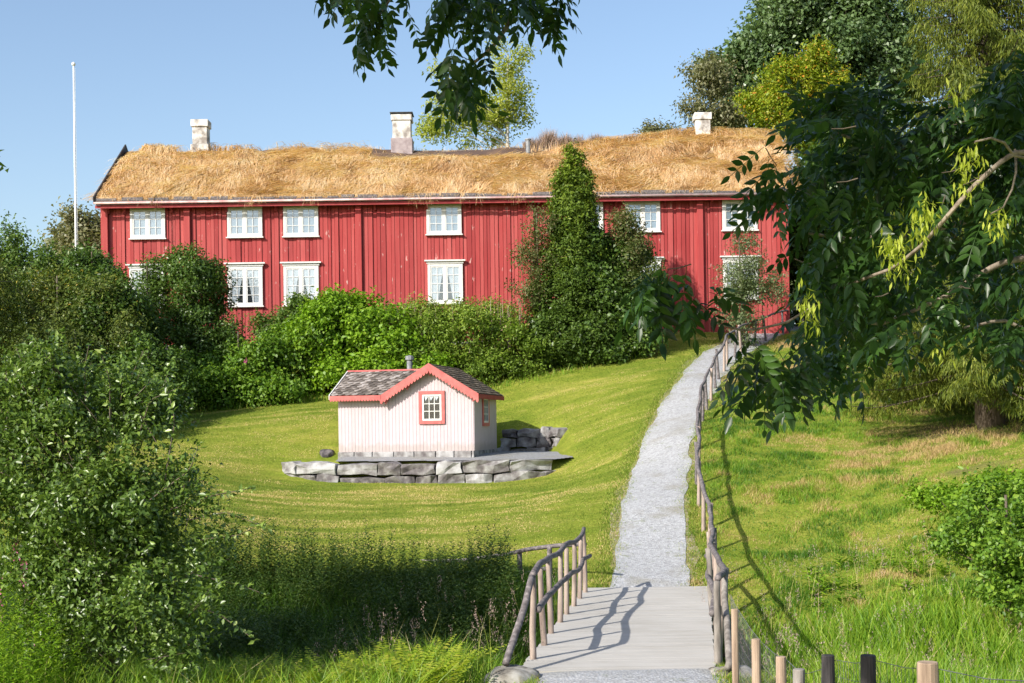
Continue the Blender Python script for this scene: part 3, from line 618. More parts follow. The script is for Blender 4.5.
# turf body
def turf_off(x, y):
    t = 1 - np.abs(y - RYp) / (RYp - EY)
    right = np.clip((x - hx(600)) / 3.0, 0, 1)
    low = np.clip((t - 0.62) * 8, 0, 1) * (1 - right) * np.clip((x - hx(350)) * 0.8, 0, 1) * 0.05
    return -low + 0.10 + 0.16 * np.sin(np.pi * np.clip(t, 0, 1)) + (0.22 + 0.16 * right) * (fbm(x * 0.7, y * 1.0, 0, 21, 4) - 0.5) * np.clip(t * 5, 0, 1) + right * 0.38 * np.clip(t, 0, 1) ** 1.5
def turf():
    xs = np.arange(RX0 + 0.02, RX1 - 0.01, 0.16); ys = np.linspace(EY - 0.02, BY + 0.02, 70); X, Y = np.meshgrid(xs, ys)
    Z = roof_z(Y) + turf_off(X, Y) + 0.05 * (fbm(X * 3, Y * 3, 0, 4) - 0.5); ny, nx = X.shape
    Z[0] -= 0.12; Z[-1] -= 0.12
    tt = 1 - np.abs(Y - RYp) / (RYp - EY); bc = np.clip((tt - 0.66) * 7, 0, 1) * np.clip((hx(548) - X) * 1.5, 0, 1) * np.clip(fbm(X * 0.8, Y * 2, 0, 66) * 2.2 + 0.1, 0, 1)
    i = np.arange(nx * ny).reshape(ny, nx); q = np.stack([i[:-1, :-1], i[:-1, 1:], i[1:, 1:], i[1:, :-1]], -1).reshape(-1, 4)
    m = solid('dry_turf', [(0.3, (0.20, 0.11, 0.055)), (0.5, (0.38, 0.22, 0.10)), (0.7, (0.55, 0.34, 0.16))], 2.2, 0.95, 0.8, 0.05)
    t = m.node_tree; b = t.nodes['Principled BSDF']; old = b.inputs['Base Color'].links[0].from_socket
    t.links.new(mixc(t, attr(t), old, (0.10, 0.065, 0.05)), b.inputs['Base Color'])
    return npmesh('turf', np.stack([X, Y, Z], -1).reshape(-1, 3), q, col=bc.ravel(), mat=m, parent=roof, smooth=True)
tf = turf()
def straw(n, seed):
    rng = rngf(seed); nt_ = n * 2 // 22; ti = rng.integers(0, nt_, n * 2); tx, tt_ = rng.uniform(RX0 + 0.1, RX1 - 0.05, nt_), rng.uniform(0, 1.03, nt_); ta, tc, th_ = rng.normal(size=nt_), rng.normal(size=nt_), rng.random(nt_)
    x = np.clip(tx[ti] + 0.10 * rng.normal(size=n * 2), RX0 + 0.05, RX1 - 0.02); t = np.clip(tt_[ti] + 0.02 * rng.normal(size=n * 2), 0, 1.05)
    y = EY + (RYp - EY) * t
    bare = np.clip((fbm(x * 0.5, y * 1.0, 0, 31) - 0.45) * 8, 0, 1) * np.clip((t - 0.72) * 6, 0, 1) * (x < hx(540))
    bare = np.maximum(bare, np.clip((t + 0.3 * fbm(x, y, 0, 35) - 0.78) * 9, 0, 1) * (x > hx(365)) * (x < hx(560)) * 0.99)
    bare = np.maximum(bare, np.clip((t - 0.86) * 10, 0, 1) * (x > hx(155)) * (x < hx(400)) * 0.8)
    k = rng.random(n * 2) > bare; x, y, t, ti = x[k][:n], y[k][:n], t[k][:n], ti[k][:n]; n = len(x)
    z = roof_z(y) + turf_off(x, y)
    # flow of the flattened grass, swirling
    ang = -np.pi / 2 + 0.5 + 3.6 * (fbm(x * 0.30, y * 0.5, 0, 41, 2) - 0.5) * 2 + 0.22 * rng.normal(size=n) + 0.55 * ta[ti]
    d = np.stack([np.cos(ang), np.sin(ang) * 0.85], 1); L = rng.uniform(0.35, 1.0, n)
    up = rng.uniform(0.01, 0.07, n) + 0.13 * th_[ti] ** 2 + 0.1 * np.clip(fbm(x * 0.9, y * 1.3, 0, 51) - 0.5, 0, 1) * 2
    ridge = t > 0.97; up = np.where(ridge, rng.uniform(0.1, 0.4, n), up)
    rows = []; wd = rng.uniform(0.008, 0.020, n)
    for s in (0, 0.4, 0.75, 1.0):
        px_ = x + d[:, 0] * L * s; py_ = np.maximum(y + d[:, 1] * L * s, EY - 0.08 - 0.05 * s)
        pz = roof_z(np.minimum(py_, RYp + 0.3)) + turf_off(px_, py_) + up * (math.sin(s * 2.6) if s < 0.99 else 0.35) + 0.0
        c = np.stack([px_, py_, pz], 1); wv = np.stack([-d[:, 1], d[:, 0], np.zeros(n)], 1)
        wv = nrm(wv + np.array([0, 0, 0.6]) * rng.uniform(-1, 1, (n, 1))) * (wd * (1 - 0.8 * s))[:, None]
        rows += [c - wv, c + wv]
    V = np.stack(rows, 1).reshape(-1, 3); b = np.arange(n)[:, None] * 8
    q = np.concatenate([b + np.array([[2 * k, 2 * k + 1, 2 * k + 3, 2 * k + 2]]) for k in range(3)])
    col = 0.60 + 0.85 * (fbm(x * 0.8, y * 1.5, 0, 61, 4) - 0.5) + 0.12 * rng.normal(size=n) + 0.17 * tc[ti]
    o = npmesh('dry_grass', V, q, col=np.repeat(np.clip(col, 0, 1), 8), mat=LM['straw'], parent=roof); o['kind'] = 'stuff'
straw(170000, 71)
def eave_fringe():
    r = rngf(75); n = 6500; x = r.uniform(RX0 + 0.05, RX1 - 0.05, n); k = fbm(x * 1.4, x * 0, 0, 5, 3) + 0.25 * r.random(n) > 0.52; x = x[k]; n = len(x)
    P = np.stack([x, EY - 0.04 + 0.05 * r.normal(size=n), EZ + 0.18 + 0.04 * r.normal(size=n)], 1); T = np.stack([0.5 * r.normal(size=n), -0.5 + 0 * x, -1.0 + 0.3 * r.normal(size=n)], 1)
    L_ = r.uniform(0.08, 0.26, n) * (1 + 1.2 * (fbm(x * 0.9, x * 0, 0, 15, 2) > 0.68))
    o = leaf_mesh('eave_straw', P, r.normal(size=P.shape) * 0.4 + (0, -1, 0.2), L_, 0.016, r, r.uniform(0.2, 0.9, n), LM['straw'], roof, T=T); o['kind'] = 'stuff'
eave_fringe()
def ridge_stems():
    rng = rngf(73); n = 1500; x = rng.uniform(hx(530), RX1 - 0.1, n); y = RYp + rng.uniform(-0.5, 0.4, n)
    x2 = rng.uniform(RX0 + 0.5, hx(530), 500); y2 = RYp + rng.uniform(-0.25, 0.3, 500)
    x = np.r_[x, x2]; y = np.r_[y, y2]
    H = rng.uniform(0.15, 0.55, len(x)); H[n:] *= 0.6
    P = np.stack([x, y, roof_z(y) + turf_off(x, y) - 0.03], 1)
    o = blades('ridge_grass', P, H, 0.02, 0.5, rng, rng.uniform(0.4, 0.9, len(x)), LM['straw'], roof, seg=2); o['kind'] = 'stuff'
    n = 11000; x = rng.uniform(hx(526), hx(632), n); y = RYp + rng.uniform(-0.1, 0.5, n); bl = np.clip(1 - np.abs(x - hx(575)) / 2.3, 0.1, 1)
    P = np.stack([x, y, roof_z(y) + turf_off(x, y) - 0.05], 1)
    o = blades('dry_flower_stems', P, rng.uniform(0.25, 1.0, n) * (0.4 + 1.3 * fbm(x * 1.8, x * 0, 0, 12, 3)) * bl ** 0.4, 0.026, 0.35, rng, rng.random(n), LM['heather'], roof, seg=2); o['kind'] = 'stuff'
ridge_stems()
def chimney(px, pyt, wpx, capped):
    yc = RYp; s = F / yc; X, _, zt = at(px, pyt, yc); hw = wpx / 2 / s * 0.86; zb = RZ + 0.02
    mb = MB(); mb.box(X - hw, X + hw, yc - hw, yc + hw, zb - 0.3, zt - 0.16)
    sh = mb.build('chimney', MAT['plaster'], roof, bevel=0.02)
    mb = MB(); mb.box(X - hw - 0.07, X + hw + 0.07, yc - hw - 0.07, yc + hw + 0.07, zb - 0.35, zb + (0.32 if not capped else 0.45)); mb.build('chimney_base', MAT['chimbase'] if capped else MAT['plaster'], sh, bevel=0.02)
    mb = MB(); mb.box(X - hw - 0.055, X + hw + 0.055, yc - hw - 0.055, yc + hw + 0.055, zt - 0.30, zt - (0.06 if capped else 0.0)); mb.build('chimney_crown', MAT['plaster'], sh, bevel=0.02)
    if capped:
        mb = MB(); mb.box(X - hw - 0.03, X + hw + 0.03, yc - hw - 0.03, yc + hw + 0.03, zt - 0.06, zt - 0.0)
        mb.box(X - hw - 0.1, X + hw + 0.1, yc - hw - 0.1, yc + hw + 0.1, zt + 0.0, zt + 0.03); mb.build('cap', MAT['blackmetal'], sh)
chimney(201, 121, 17, False); chimney(402, 115, 21, True); chimney(702, 114, 17, False)
a = at(528, 140, RYp - 1.0); mb = MB(); mb.tube([(a[0], a[1], roof_z(a[1])), (a[0], a[1], a[2])], 0.10, 10); mb.tube([(a[0], a[1], a[2]), (a[0], a[1], a[2] + 0.04)], 0.14, 10); mb.build('vent_pipe', MAT['zinc'], roof, smooth=False)

# flagpole
a = at(73.5, 63, 53.0); base = (a[0], 53.0, gpt(a[0], 53.0)); fp = empty('flagpole', base); tag(fp, 'tall thin white flagpole with a round finial beside the red house', 'flagpole')
mb = MB(); mb.tube([(a[0], 53, base[2] - 0.1), (a[0], 53, (base[2] + a[2]) / 2), (a[0], 53, a[2] - 0.1)], [0.055, 0.042, 0.028], 10); mb.build('pole', MAT['flag'], fp, smooth=True)
mb = MB(); mb.tube([(a[0], 53, a[2] - 0.12 + t) for t in (0, 0.03, 0.08, 0.13, 0.16)], [0.02, 0.06, 0.08, 0.06, 0.01], 10); mb.build('finial', MAT['flag'], fp, smooth=True)
mb = MB(); mb.tube([(a[0] + 0.09, 52.98, base[2] + 1.0), (a[0] + 0.06, 52.98, a[2] - 0.2)], 0.006, 4); mb.build('halyard', MAT['flag'], fp)

# ------------------------------------------------------------ the little pink house
SW, SDp, SH = 4.15, 3.0, 1.72                         # width, depth, wall height
shed = empty('garden_house', (S0[0], S0[1], S0[2]), SA); tag(shed, 'tiny pale pink board house with coral red scalloped gable on a stone terrace', 'house')
ca, sa = math.cos(SA), math.sin(SA)
# local frame: x from -SW to 0 along the front, y back, z up
zb = 0.13
mb = MB(); mb.box(-SW, 0, 0.02, SDp, zb, zb + SH, 0.5)
x = -SW
while x < -0.01:
    mb.box(x + 0.004, min(x + 0.105, 0) - 0.004, 0.010 , 0.021, zb, zb + SH, rg.uniform(0.4, 0.7)); x += 0.105
y = 0.02
while y < SDp - 0.01:
    mb.box(-0.001, 0.018, y + 0.005, min(y + 0.105, SDp) - 0.005, zb, zb + SH, rg.uniform(0.3, 0.8)); y += 0.105
GW = 2.62; GC = -1.27; GR = 0.80                      # gable width, centre, rise
x = GC - GW / 2 + 0.05
while x < -0.02:
    xe = min(x + 0.105, 0); hh = lambda q: GR * (1 - abs(q - GC) / (GW / 2))
    mb.prism([(x + 0.004, 0.010, zb + SH), (xe - 0.004, 0.010, zb + SH), (xe - 0.004, 0.010, zb + SH + max(hh(xe), 0)), (x + 0.004, 0.010, zb + SH + max(hh(x), 0))], (0, 0.011, 0), rg.uniform(0.4, 0.7)); x += 0.105
mb.prism([(GC - GW / 2, 0.02, zb + SH), (GC + GW / 2, 0.02, zb + SH), (GC, 0.02, zb + SH + GR)], (0, SDp - 0.04, 0))
mb.prism([(-SW, 0.02, zb + SH), (-SW, SDp, zb + SH), (-SW, SDp / 2, zb + SH + 0.66)], (SW - 1.3, 0, 0))
mb.build('wall', MAT['pinkwall'], shed, local=True)
mb = MB(); x = -SW - 0.02
while x < 0:
    wd = rg.uniform(0.35, 0.75); mb.box(x, min(x + wd, 0.03) - 0.02, -0.03, 0.3, -0.12, zb - 0.002, rg.uniform(0.5, 1)); x += wd
y = 0.3
while y < SDp:
    wd = rg.uniform(0.35, 0.75); mb.box(-0.25, 0.03, y, y + wd - 0.02, -0.12, zb - 0.002, rg.uniform(0.3, 0.9)); y += wd
mb.box(-SW + 0.03, -0.3, 0.3, SDp - 0.05, -0.1, zb - 0.01, 0.3)
mb.build('foundation', MAT['stone'], shed, bevel=0.02, local=True)
def slates(name, O, U, Vv, W_, H_, mat, seed, clip=None):
    """O origin at the eave, U along, V up the slope (unit vectors); overlapping staggered slates"""
    r = random.Random(seed); m = MB(); O, U, Vv = map(lambda q: np.array(q, float), (O, U, Vv)); Nn = np.cross(U, Vv); Nn = Nn / np.linalg.norm(Nn)
    if Nn[2] < 0: Nn = -Nn
    sx, sy = 0.21, 0.15; j = 0; v = 0
    while v < H_:
        u = -(sx / 2 if j % 2 else 0)
        while u < W_:
            u0, u1 = max(u + 0.006, 0), min(u + sx - 0.006, W_); v1 = min(v + sy * 1.35, H_)
            if u1 - u0 > 0.02 and (clip is None or clip((u0 + u1) / 2, v + sy / 2)):
                um = (u0 + u1) / 2; cx_ = 0.022 + r.uniform(0, 0.012)
                low = [O + U * u0 + Vv * (v + 0.05) + Nn * cx_, O + U * um + Vv * (v - 0.02) + Nn * (cx_ + 0.004), O + U * u1 + Vv * (v + 0.05) + Nn * cx_]
                hi = [O + U * u1 + Vv * v1 + Nn * 0.006, O + U * u0 + Vv * v1 + Nn * 0.006]
                m.prism(low + hi, -Nn * 0.012, r.random())
            u += sx
        v += sy; j += 1
    return m.build(name, mat, shed, local=True)
ez = zb + SH; RS = 0.72; ov = 0.22
# main wing roof, ridge parallel to the front
def planes():
    m = MB(); x0, x1 = -SW - 0.16, GC
    xg, xr = GC - GW / 2 - 0.12, GC - 0.14
    m.prism([(x0, -ov, ez - 0.07), (xg, -ov, ez - 0.07), (xr, SDp / 2, ez + RS - 0.01), (x0, SDp / 2, ez + RS - 0.01)], (0, 0, -0.05))
    m.prism([(x0, SDp + ov, ez - 0.07), (xg, SDp + ov, ez - 0.07), (xr, SDp / 2 + 0.003, ez + RS - 0.01), (x0, SDp / 2 + 0.003, ez + RS - 0.01)], (0, 0, -0.05))
    e = 0.16; k = GR / (GW / 2)
    m.prism([(GC - GW / 2 - e, -ov, ez - k * e + 0.03), (GC, -ov, ez + GR + 0.03), (GC + GW / 2 + e, -ov, ez - k * e + 0.03), (GC + GW / 2 + e, -ov, ez - k * e - 0.03), (GC, -ov, ez + GR - 0.03), (GC - GW / 2 - e, -ov, ez - k * e - 0.03)], (0, SDp + 2 * ov, 0))
    return m.build('roof', MAT['mossroof'], shed, local=True)
sroof = planes()
sl = math.hypot(SDp / 2 + ov, RS + 0.06); Vd = np.array([0, (SDp / 2 + ov) / sl, (RS + 0.06) / sl])
def clipf(u, v):
    X = -SW - 0.16 + u; zt = ez - 0.06 + v * Vd[2]; return zt > ez + GR + 0.03 - abs(X - GC) * GR / (GW / 2) - 0.02
o1 = slates('slate_slope', (-SW - 0.16, -ov, ez - 0.055), (1, 0, 0), Vd, GC + SW + 0.16, sl, MAT['slate'], 1, clipf)
k = GR / (GW / 2); e = 0.16; gl_ = math.hypot(GW / 2 + e, (GW / 2 + e) * k)
o2 = slates('slate_slope', (GC + GW / 2 + e, -ov, ez - k * e + 0.035), (0, 1, 0), (-(GW / 2 + e) / gl_, 0, (GW / 2 + e) * k / gl_), SDp + 2 * ov, gl_, MAT['mossroof'], 2)
o3 = slates('slate_slope', (GC - GW / 2 - e, -ov, ez - k * e + 0.035), (0, 1, 0), ((GW / 2 + e) / gl_, 0, (GW / 2 + e) * k / gl_), SDp + 2 * ov, gl_, MAT['mossroof'], 3)
# scalloped bargeboards and the toothed eave board
def scallop(m, A, B, hgt, th, tooth, n, up=True):
    A, B = np.array(A, float), np.array(B, float); d = (B - A); L = np.linalg.norm(d); d = d / L; z = np.array([0, 0, 1.0])
    step = L / n
    for i in range(n):
        a = A + d * step * i; b = a + d * step; c = (a + b) / 2
        m.prism([a + z * hgt, a - z * 0.0, a + d * step * 0.18 - z * tooth, c + d * 0.0 - z * tooth * 1.5, b - d * step * 0.18 - z * tooth, b, b + z * hgt], (0, th, 0), 0.5)
m = MB(); yb = -ov - 0.035
scallop(m, (GC - GW / 2 - e - 0.02, yb, ez - k * e - 0.17), (GC, yb, ez + GR - 0.15), 0.21, 0.03, 0.05, 16)
scallop(m, (GC, yb, ez + GR - 0.15), (GC + GW / 2 + e + 0.02, yb, ez - k * e - 0.17), 0.21, 0.03, 0.05, 16)
m.build('bargeboard', MAT['coral'], shed, local=True)
m = MB(); scallop(m, (-SW - 0.18, yb, ez - 0.17), (GC - GW / 2 - e, yb, ez - 0.17), 0.12, 0.03, 0.035, 18); m.build('eave_board', MAT['coral'], shed, local=True)
m = MB()
for xx in (GC - GW / 2 - 0.03, GC - GW / 4 - .02, GC, GC + GW / 4 + .02, GC + GW / 2 + 0.0):
    zz = ez + GR * (1 - abs(xx - GC) / (GW / 2)) - 0.13
    m.box(xx - 0.03, xx + 0.03, -ov + 0.002, -0.001, zz - 0.09, zz); m.tube([(xx, -ov + 0.05, zz - 0.09), (xx, -ov + 0.05, zz - 0.13), (xx, -ov + 0.05, zz - 0.17)], [0.015, 0.03, 0.005], 6)
m.build('roof_purlin', MAT['coral'], shed, local=True)
m = MB(); m.prism([(-SW - 0.17, -ov - 0.03, ez - 0.16), (-SW - 0.17, SDp / 2, ez + RS - 0.10), (-SW - 0.17, SDp / 2, ez + RS + 0.05), (-SW - 0.17, -ov - 0.03, ez - 0.02)], (-0.03, 0, 0)); m.build('verge_board', MAT['paleedge'], shed, local=True)
m = MB(); m.prism([(-SW - 0.2, SDp / 2 - 0.06, ez + RS + 0.01), (-SW - 0.2, SDp / 2, ez + RS + 0.06), (-SW - 0.2, SDp / 2 + 0.06, ez + RS + 0.01)], (GC + SW + 0.2, 0, 0)); m.build('ridge_board', MAT['coral'], shed, local=True)
m = MB(); m.box(GC + GW / 2 + e - 0.01, GC + GW / 2 + e + 0.025, -ov - 0.01, SDp + ov, ez - k * e - 0.1, ez - k * e + 0.03); m.build('side_fascia', MAT['redtrim'], shed, local=True)
m = MB(); fx, fy = -2.45, SDp / 2 + 0.35; m.tube([(fx, fy, ez + 0.3), (fx, fy, ez + RS + 0.33)], 0.085, 10); m.tube([(fx, fy, ez + RS + 0.33), (fx, fy, ez + RS + 0.36), (fx, fy, ez + RS + 0.47), (fx, fy, ez + RS + 0.50)], [0.07, 0.13, 0.13, 0.02], 10)
m.build('flue_pipe', MAT['zinc'], shed, local=True)
def shed_win(cx, z0, z1, hw, side):
    T = (lambda a, b, c: (a, b, c)) if not side else (lambda a, b, c: (0.018 - b, a, c))
    def bx(m, x0, x1, y0, y1, zz0, zz1):
        if side: m.box(-y1 + 0.018, -y0 + 0.018, x0, x1, zz0, zz1)
        else: m.box(x0, x1, y0, y1, zz0, zz1)
    t = 0.10
    m = MB(); bx(m, cx - hw, cx - hw + t, -0.04, -0.001, z0, z1); bx(m, cx + hw - t, cx + hw, -0.04, -0.001, z0, z1); bx(m, cx - hw + t, cx + hw - t, -0.04, -0.001, z1 - t, z1); bx(m, cx - hw + t, cx + hw - t, -0.05, -0.001, z0, z0 + t)
    f = m.build('window', MAT['coral'], shed, local=True)
    m = MB(); s = 0.055; a0, a1, b0, b1 = cx - hw + t, cx + hw - t, z0 + t, z1 - t
    bx(m, a0, a0 + s, -0.03, -0.004, b0, b1); bx(m, a1 - s, a1, -0.03, -0.004, b0, b1); bx(m, a0 + s, a1 - s, -0.03, -0.004, b1 - s, b1); bx(m, a0 + s, a1 - s, -0.03, -0.004, b0, b0 + s)
    for kk in (1, 2):
        u = a0 + s + (a1 - a0 - 2 * s) * kk / 3; bx(m, u - 0.011, u + 0.011, -0.026, -0.006, b0 + s, b1 - s)
        v = b0 + s + (b1 - b0 - 2 * s) * kk / 3; bx(m, a0 + s, a1 - s, -0.025, -0.007, v - 0.011, v + 0.011)
    m.build('sash', MAT['white'], f, local=True)
    m = MB(); bx(m, a0, a1, -0.016, -0.013, b0, b1); m.build('pane', MAT['glass_dark'], f, local=True)
    m = MB(); bx(m, a0, a1, -0.0045, -0.0015, b0, b1); m.build('interior', MAT['inside'], f, local=True)
    if not side:
        m = MB(); w3 = (a1 - a0 - 2 * s) / 3
        for kk in range(3):
            m.prism([(a0 + s + w3 * (kk + 0.1), -0.006, b1 - s), (a0 + s + w3 * (kk + 0.85), -0.006, b1 - s), (a0 + s + w3 * (kk + 0.3), -0.006, b1 - s - 0.13)], (0, 0.001, 0))
        m.build('curtain', MAT['curtain'], f, local=True)
shed_win(GC + 0.02, zb + 0.80, zb + 1.77, 0.395, False); shed_win(1.45, zb + 0.72, zb + 1.66, 0.42, True)

# ------------------------------------------------------------ dry stone walls
def stone_block(m, p0, p1, up, depth, h, rng, c):
    """a rough block between two ground points"""
    p0, p1 = np.array(p0, float), np.array(p1, float); d = p1 - p0; nn = np.array([d[1], -d[0], 0]); nn = nn / (np.linalg.norm(nn) + 1e-9)
    V = []
    for t in (0.0, 0.33, 0.66, 1.0):
        for (f, z) in ((0, 0), (0, 0.5), (0, 1), (1, 1), (1, 0)):
            in_ = 0.03 if t in (0.0, 1.0) else 0
            q = p0 + d * (t + (0.008 if t == 0 else -0.008 if t == 1 else 0)) - nn * (f * depth) - nn * in_ * (1 - f) + np.array([0, 0, up + z * h - (0.03 if t in (0, 1) and z == 1 else 0)])
            q = q + nn * rng.uniform(-0.06, 0.07) * (1 if f == 0 else 0) + np.array([rng.uniform(-.03, .03), 0, rng.uniform(-0.035, 0.035)])
            V.append(q)
    fs = [(i * 5 + j, i * 5 + (j + 1) % 5, (i + 1) * 5 + (j + 1) % 5, (i + 1) * 5 + j) for i in range(3) for j in range(5)] + [(0, 1, 2, 3, 4), (15, 16, 17, 18, 19)]
    m.add(V, fs, c)
def stone_wall(name, label, line, z0, courses, depth, seed, L=(0.35, 1.15), topcut=None):
    rng = rngf(seed); m = MB(); line = resample(line, 0.05); d = np.r_[0, np.cumsum(np.linalg.norm(np.diff(line, axis=0), axis=1))]
    for ci, (up, h) in enumerate(courses):
        s = rng.uniform(0, 0.3) if ci else 0.0
        while s < d[-1] - 0.15:
            l = rng.uniform(*L); e_ = min(s + l, d[-1]); a = [np.interp(s, d, line[:, q]) for q in (0, 1)]; b = [np.interp(e_ - 0.015, d, line[:, q]) for q in (0, 1)]
            hh = h * rng.uniform(0.86, 1.06)
            if topcut is None or topcut(s / d[-1], ci):
                stone_block(m, (*a, z0(s / d[-1])), (*b, z0(e_ / d[-1])), up, depth * rng.uniform(0.8, 1.1), hh, rng, rng.random())
            s = e_
    o = m.build(name, MAT['stone'], None, bevel=0.016); tag(o, label, 'stone wall'); return o
fl = [at(275, 474, 40.6)[:2], at(300, 476, 40.0)[:2], at(400, 476, 39.6)[:2], at(500, 476, 39.45)[:2], at(548, 474, 39.7)[:2], at(562, 472, 40.2)[:2]]
stone_wall('retaining_wall', 'low grey dry stone wall along the front edge of the gravel terrace', fl, lambda t: -1.58 + 0.10 * abs(t - 0.5) ** 2 * 4, [(-0.06, 0.40), (0.35, 0.35)], 0.6, 5, L=(0.55, 1.7), topcut=lambda t, c: c == 0 or t < 0.90)
bl = [at(496, 440, 45.0)[:2], at(530, 440, 44.8)[:2], at(552, 440, 44.4)[:2], at(560, 440, 43.7)[:2]]
stone_wall('back_retaining_wall', 'shaded dry stone wall cut into the slope behind the pale pink house', bl, lambda t: -0.78, [(-0.1, 0.32), (0.23, 0.30), (0.54, 0.30)], 0.6, 8, L=(0.3, 0.8))

# ------------------------------------------------------------ bridge, railings, fences
DZ = -2.98
A_, B_, C_, D_ = at(517, 672, 17.3), at(716, 672, 17.3), at(585, 590, 26.3), at(709, 590, 26.3)
for q in (A_, B_, C_, D_): q[2] = DZ
bridge = empty('footbridge', (float((A_[0] + B_[0]) / 2), 17.3, DZ)); tag(bridge, 'short flat footbridge with pale worn crosswise planks between stone banks', 'bridge')
m = MB(); nb = 62
for i in range(nb):
    t0, t1 = i / nb, (i + 1) / nb - 0.0004; j0, j1 = rg.uniform(-0.015, 0.015), rg.uniform(-0.015, 0.015)
    dd = rg.uniform(0, 0.004)
    p = [A_ + (C_ - A_) * t0, B_ + (D_ - B_) * t0, B_ + (D_ - B_) * t1, A_ + (C_ - A_) * t1]; p = [q + np.array([j0 if n_ in (0, 3) else j1, 0, -dd]) for n_, q in enumerate(p)]
    m.prism(p, (0, 0, -0.06), rg.random())
m.build('deck', MAT['deck'], bridge)
for f_ in (0.08, 0.92):
    m = MB(); a = A_ + (B_ - A_) * f_ - np.array([0, 0, 0.22]); b = C_ + (D_ - C_) * f_ - np.array([0, 0, 0.22]); m.tube([a, b], 0.15, 8); m.build('beam', MAT['railwood'], bridge, smooth=True)
rng = rngf(12)
def rough_pole(m, P, r0, r1, rng, wob=0.02, n=8):
    P = np.array(P, float); P = np.vstack([resample(P, 0.15), P[-1:]])
    if len(P) > 6: P = smooth_line(P, 3)
    k = len(P); W = np.stack([fbm(np.arange(k) * 0.16, q * 9.1 + rng.uniform(0, 50), 0, 3, 2) - 0.5 for q in range(3)], 1) * wob * 4; W[0] *= 0.3
    m.tube(P + W, list(np.linspace(r0, r1, k)), n, rough=0.03, rng=rng)
Lr = empty('bridge_railing', (*A_[:2], DZ)); tag(Lr, 'rustic pole railing casting its shadow over the bridge deck, with slanted end brace', 'railing', 'rustic railings of the footbridge')
bases = [(533, 659), (544, 645), (551.5, 633), (560, 622), (567.6, 614), (574, 606), (580, 598.5), (585.5, 592)]
def ondeck(px, py):
    Y = 20.0
    for _ in range(30): 
        z = at(px, py, Y)[2]; Y = Y * (DZ / z)
    return at(px, py, Y)
tops = []
for i, (a, b) in enumerate(bases):
    p = ondeck(a, b); hgt = 1.08 + rng.uniform(-0.04, 0.04); top = p + np.array([rng.uniform(-0.05, 0.03), rng.uniform(-.03, .03), hgt]); tops.append((p, top))
    m = MB(); rough_pole(m, [p - np.array([0, 0, 0.1]), top], 0.045, 0.036, rng, 0.012); m.build('post', MAT['postwood'], Lr, smooth=True)
m = MB(); rail = [t + np.array([0, 0, 0.03 + 0.05 * math.sin(i * 1.9)]) for i, (p, t) in enumerate(tops)]; rail[0] = rail[0] + np.array([-0.02, -0.08, 0.0])
rough_pole(m, rail, 0.046, 0.038, rng, 0.014); m.build('top_rail', MAT['railwood'], Lr, smooth=True)
m = MB(); mid = [p + (t - p) * 0.60 + np.array([0.07, 0, 0.03 * math.sin(i * 2.3)]) for i, (p, t) in enumerate(tops)]; mid[-1] = mid[-1] + (0.05, 0.25, 0); rough_pole(m, mid, 0.044, 0.038, rng, 0.014); m.build('middle_rail', MAT['railwood'], Lr, smooth=True)
m = MB(); q = at(506, 664, 17.0); rough_pole(m, [q, rail[0]], 0.048, 0.044, rng, 0.012); m.build('brace', MAT['railwood'], Lr, smooth=True)
Rr_ = empty('bridge_railing', (*B_[:2], DZ)); tag(Rr_, 'gnarled grey pole railing seen end-on beside the wire fence at the bridge edge', 'railing', 'rustic railings of the footbridge')
tops = []
for i in range(8):
    t = 0.05 + 0.13 * i; p = B_ + (D_ - B_) * t + np.array([0.05, 0, 0]); top = p + np.array([rng.uniform(-0.10, 0.10), rng.uniform(-.05, .05), 1.02 + rng.uniform(-0.05, 0.05)]); tops.append((p, top))
    m = MB(); rough_pole(m, [p - np.array([0, 0, 0.1]), top], 0.055, 0.042, rng, 0.02); m.build('post', MAT['postwood' if i % 2 else 'oldwood'], Rr_, smooth=True)
m = MB(); railR = [t + np.array([0.04 * math.sin(i * 2.1), 0, 0.03]) for i, (p, t) in enumerate(tops)]; rough_pole(m, railR, 0.045, 0.040, rng, 0.02); m.build('top_rail', MAT['railwood'], Rr_, smooth=True)
m = MB(); mid = [p + (t - p) * 0.6 + np.array([-0.08, 0, 0.03 * math.sin(i * 2.3)]) for i, (p, t) in enumerate(tops)]; rough_pole(m, mid, 0.045, 0.04, rng, 0.025); m.build('middle_rail', MAT['railwood'], Rr_, smooth=True)
m = MB(); rough_pole(m, [at(727, 668, 16.7), railR[1]], 0.046, 0.042, rng, 0.03); m.build('brace', MAT['oldwood'], Rr_, smooth=True)
# fence along the path
FP = [(3.82, 26.5), (3.98, 28.5), (4.25, 32.3), (4.72, 35.6), (5.15, 38.5), (6.02, 42.5), (6.62, 45), (7.45, 48.5), (8.45, 51.5), (9.75, 54), (11.3, 56.3), (13.2, 58.0)]
FPs = resample(FP, 0.1); fence = empty('path_fence', (*FP[0], gpt(*FP[0]))); tag(fence, 'crooked pole fence following the edge of the gravel path uphill', 'fence')
d = np.r_[0, np.cumsum(np.linalg.norm(np.diff(FPs, axis=0), axis=1))]; s = 0.5; rp = []
while s < d[-1]:
    x, y = np.interp(s, d, FPs[:, 0]), np.interp(s, d, FPs[:, 1]); z = gpt(x, y); rp.append((x + rng.uniform(-0.05, 0.05), y, z + 1.0 + rng.uniform(-0.06, 0.06)))
    m = MB(); rough_pole(m, [(x, y, z - 0.15), (x + rng.uniform(-0.1, 0.1), y + rng.uniform(-0.06, 0.06), z + 1.02)], 0.05, 0.042, rng, 0.012, 7); m.build('post', MAT['postwood' if rng.random() < 0.6 else 'railwood'], fence, smooth=True)
    s += rng.uniform(1.35, 1.75)
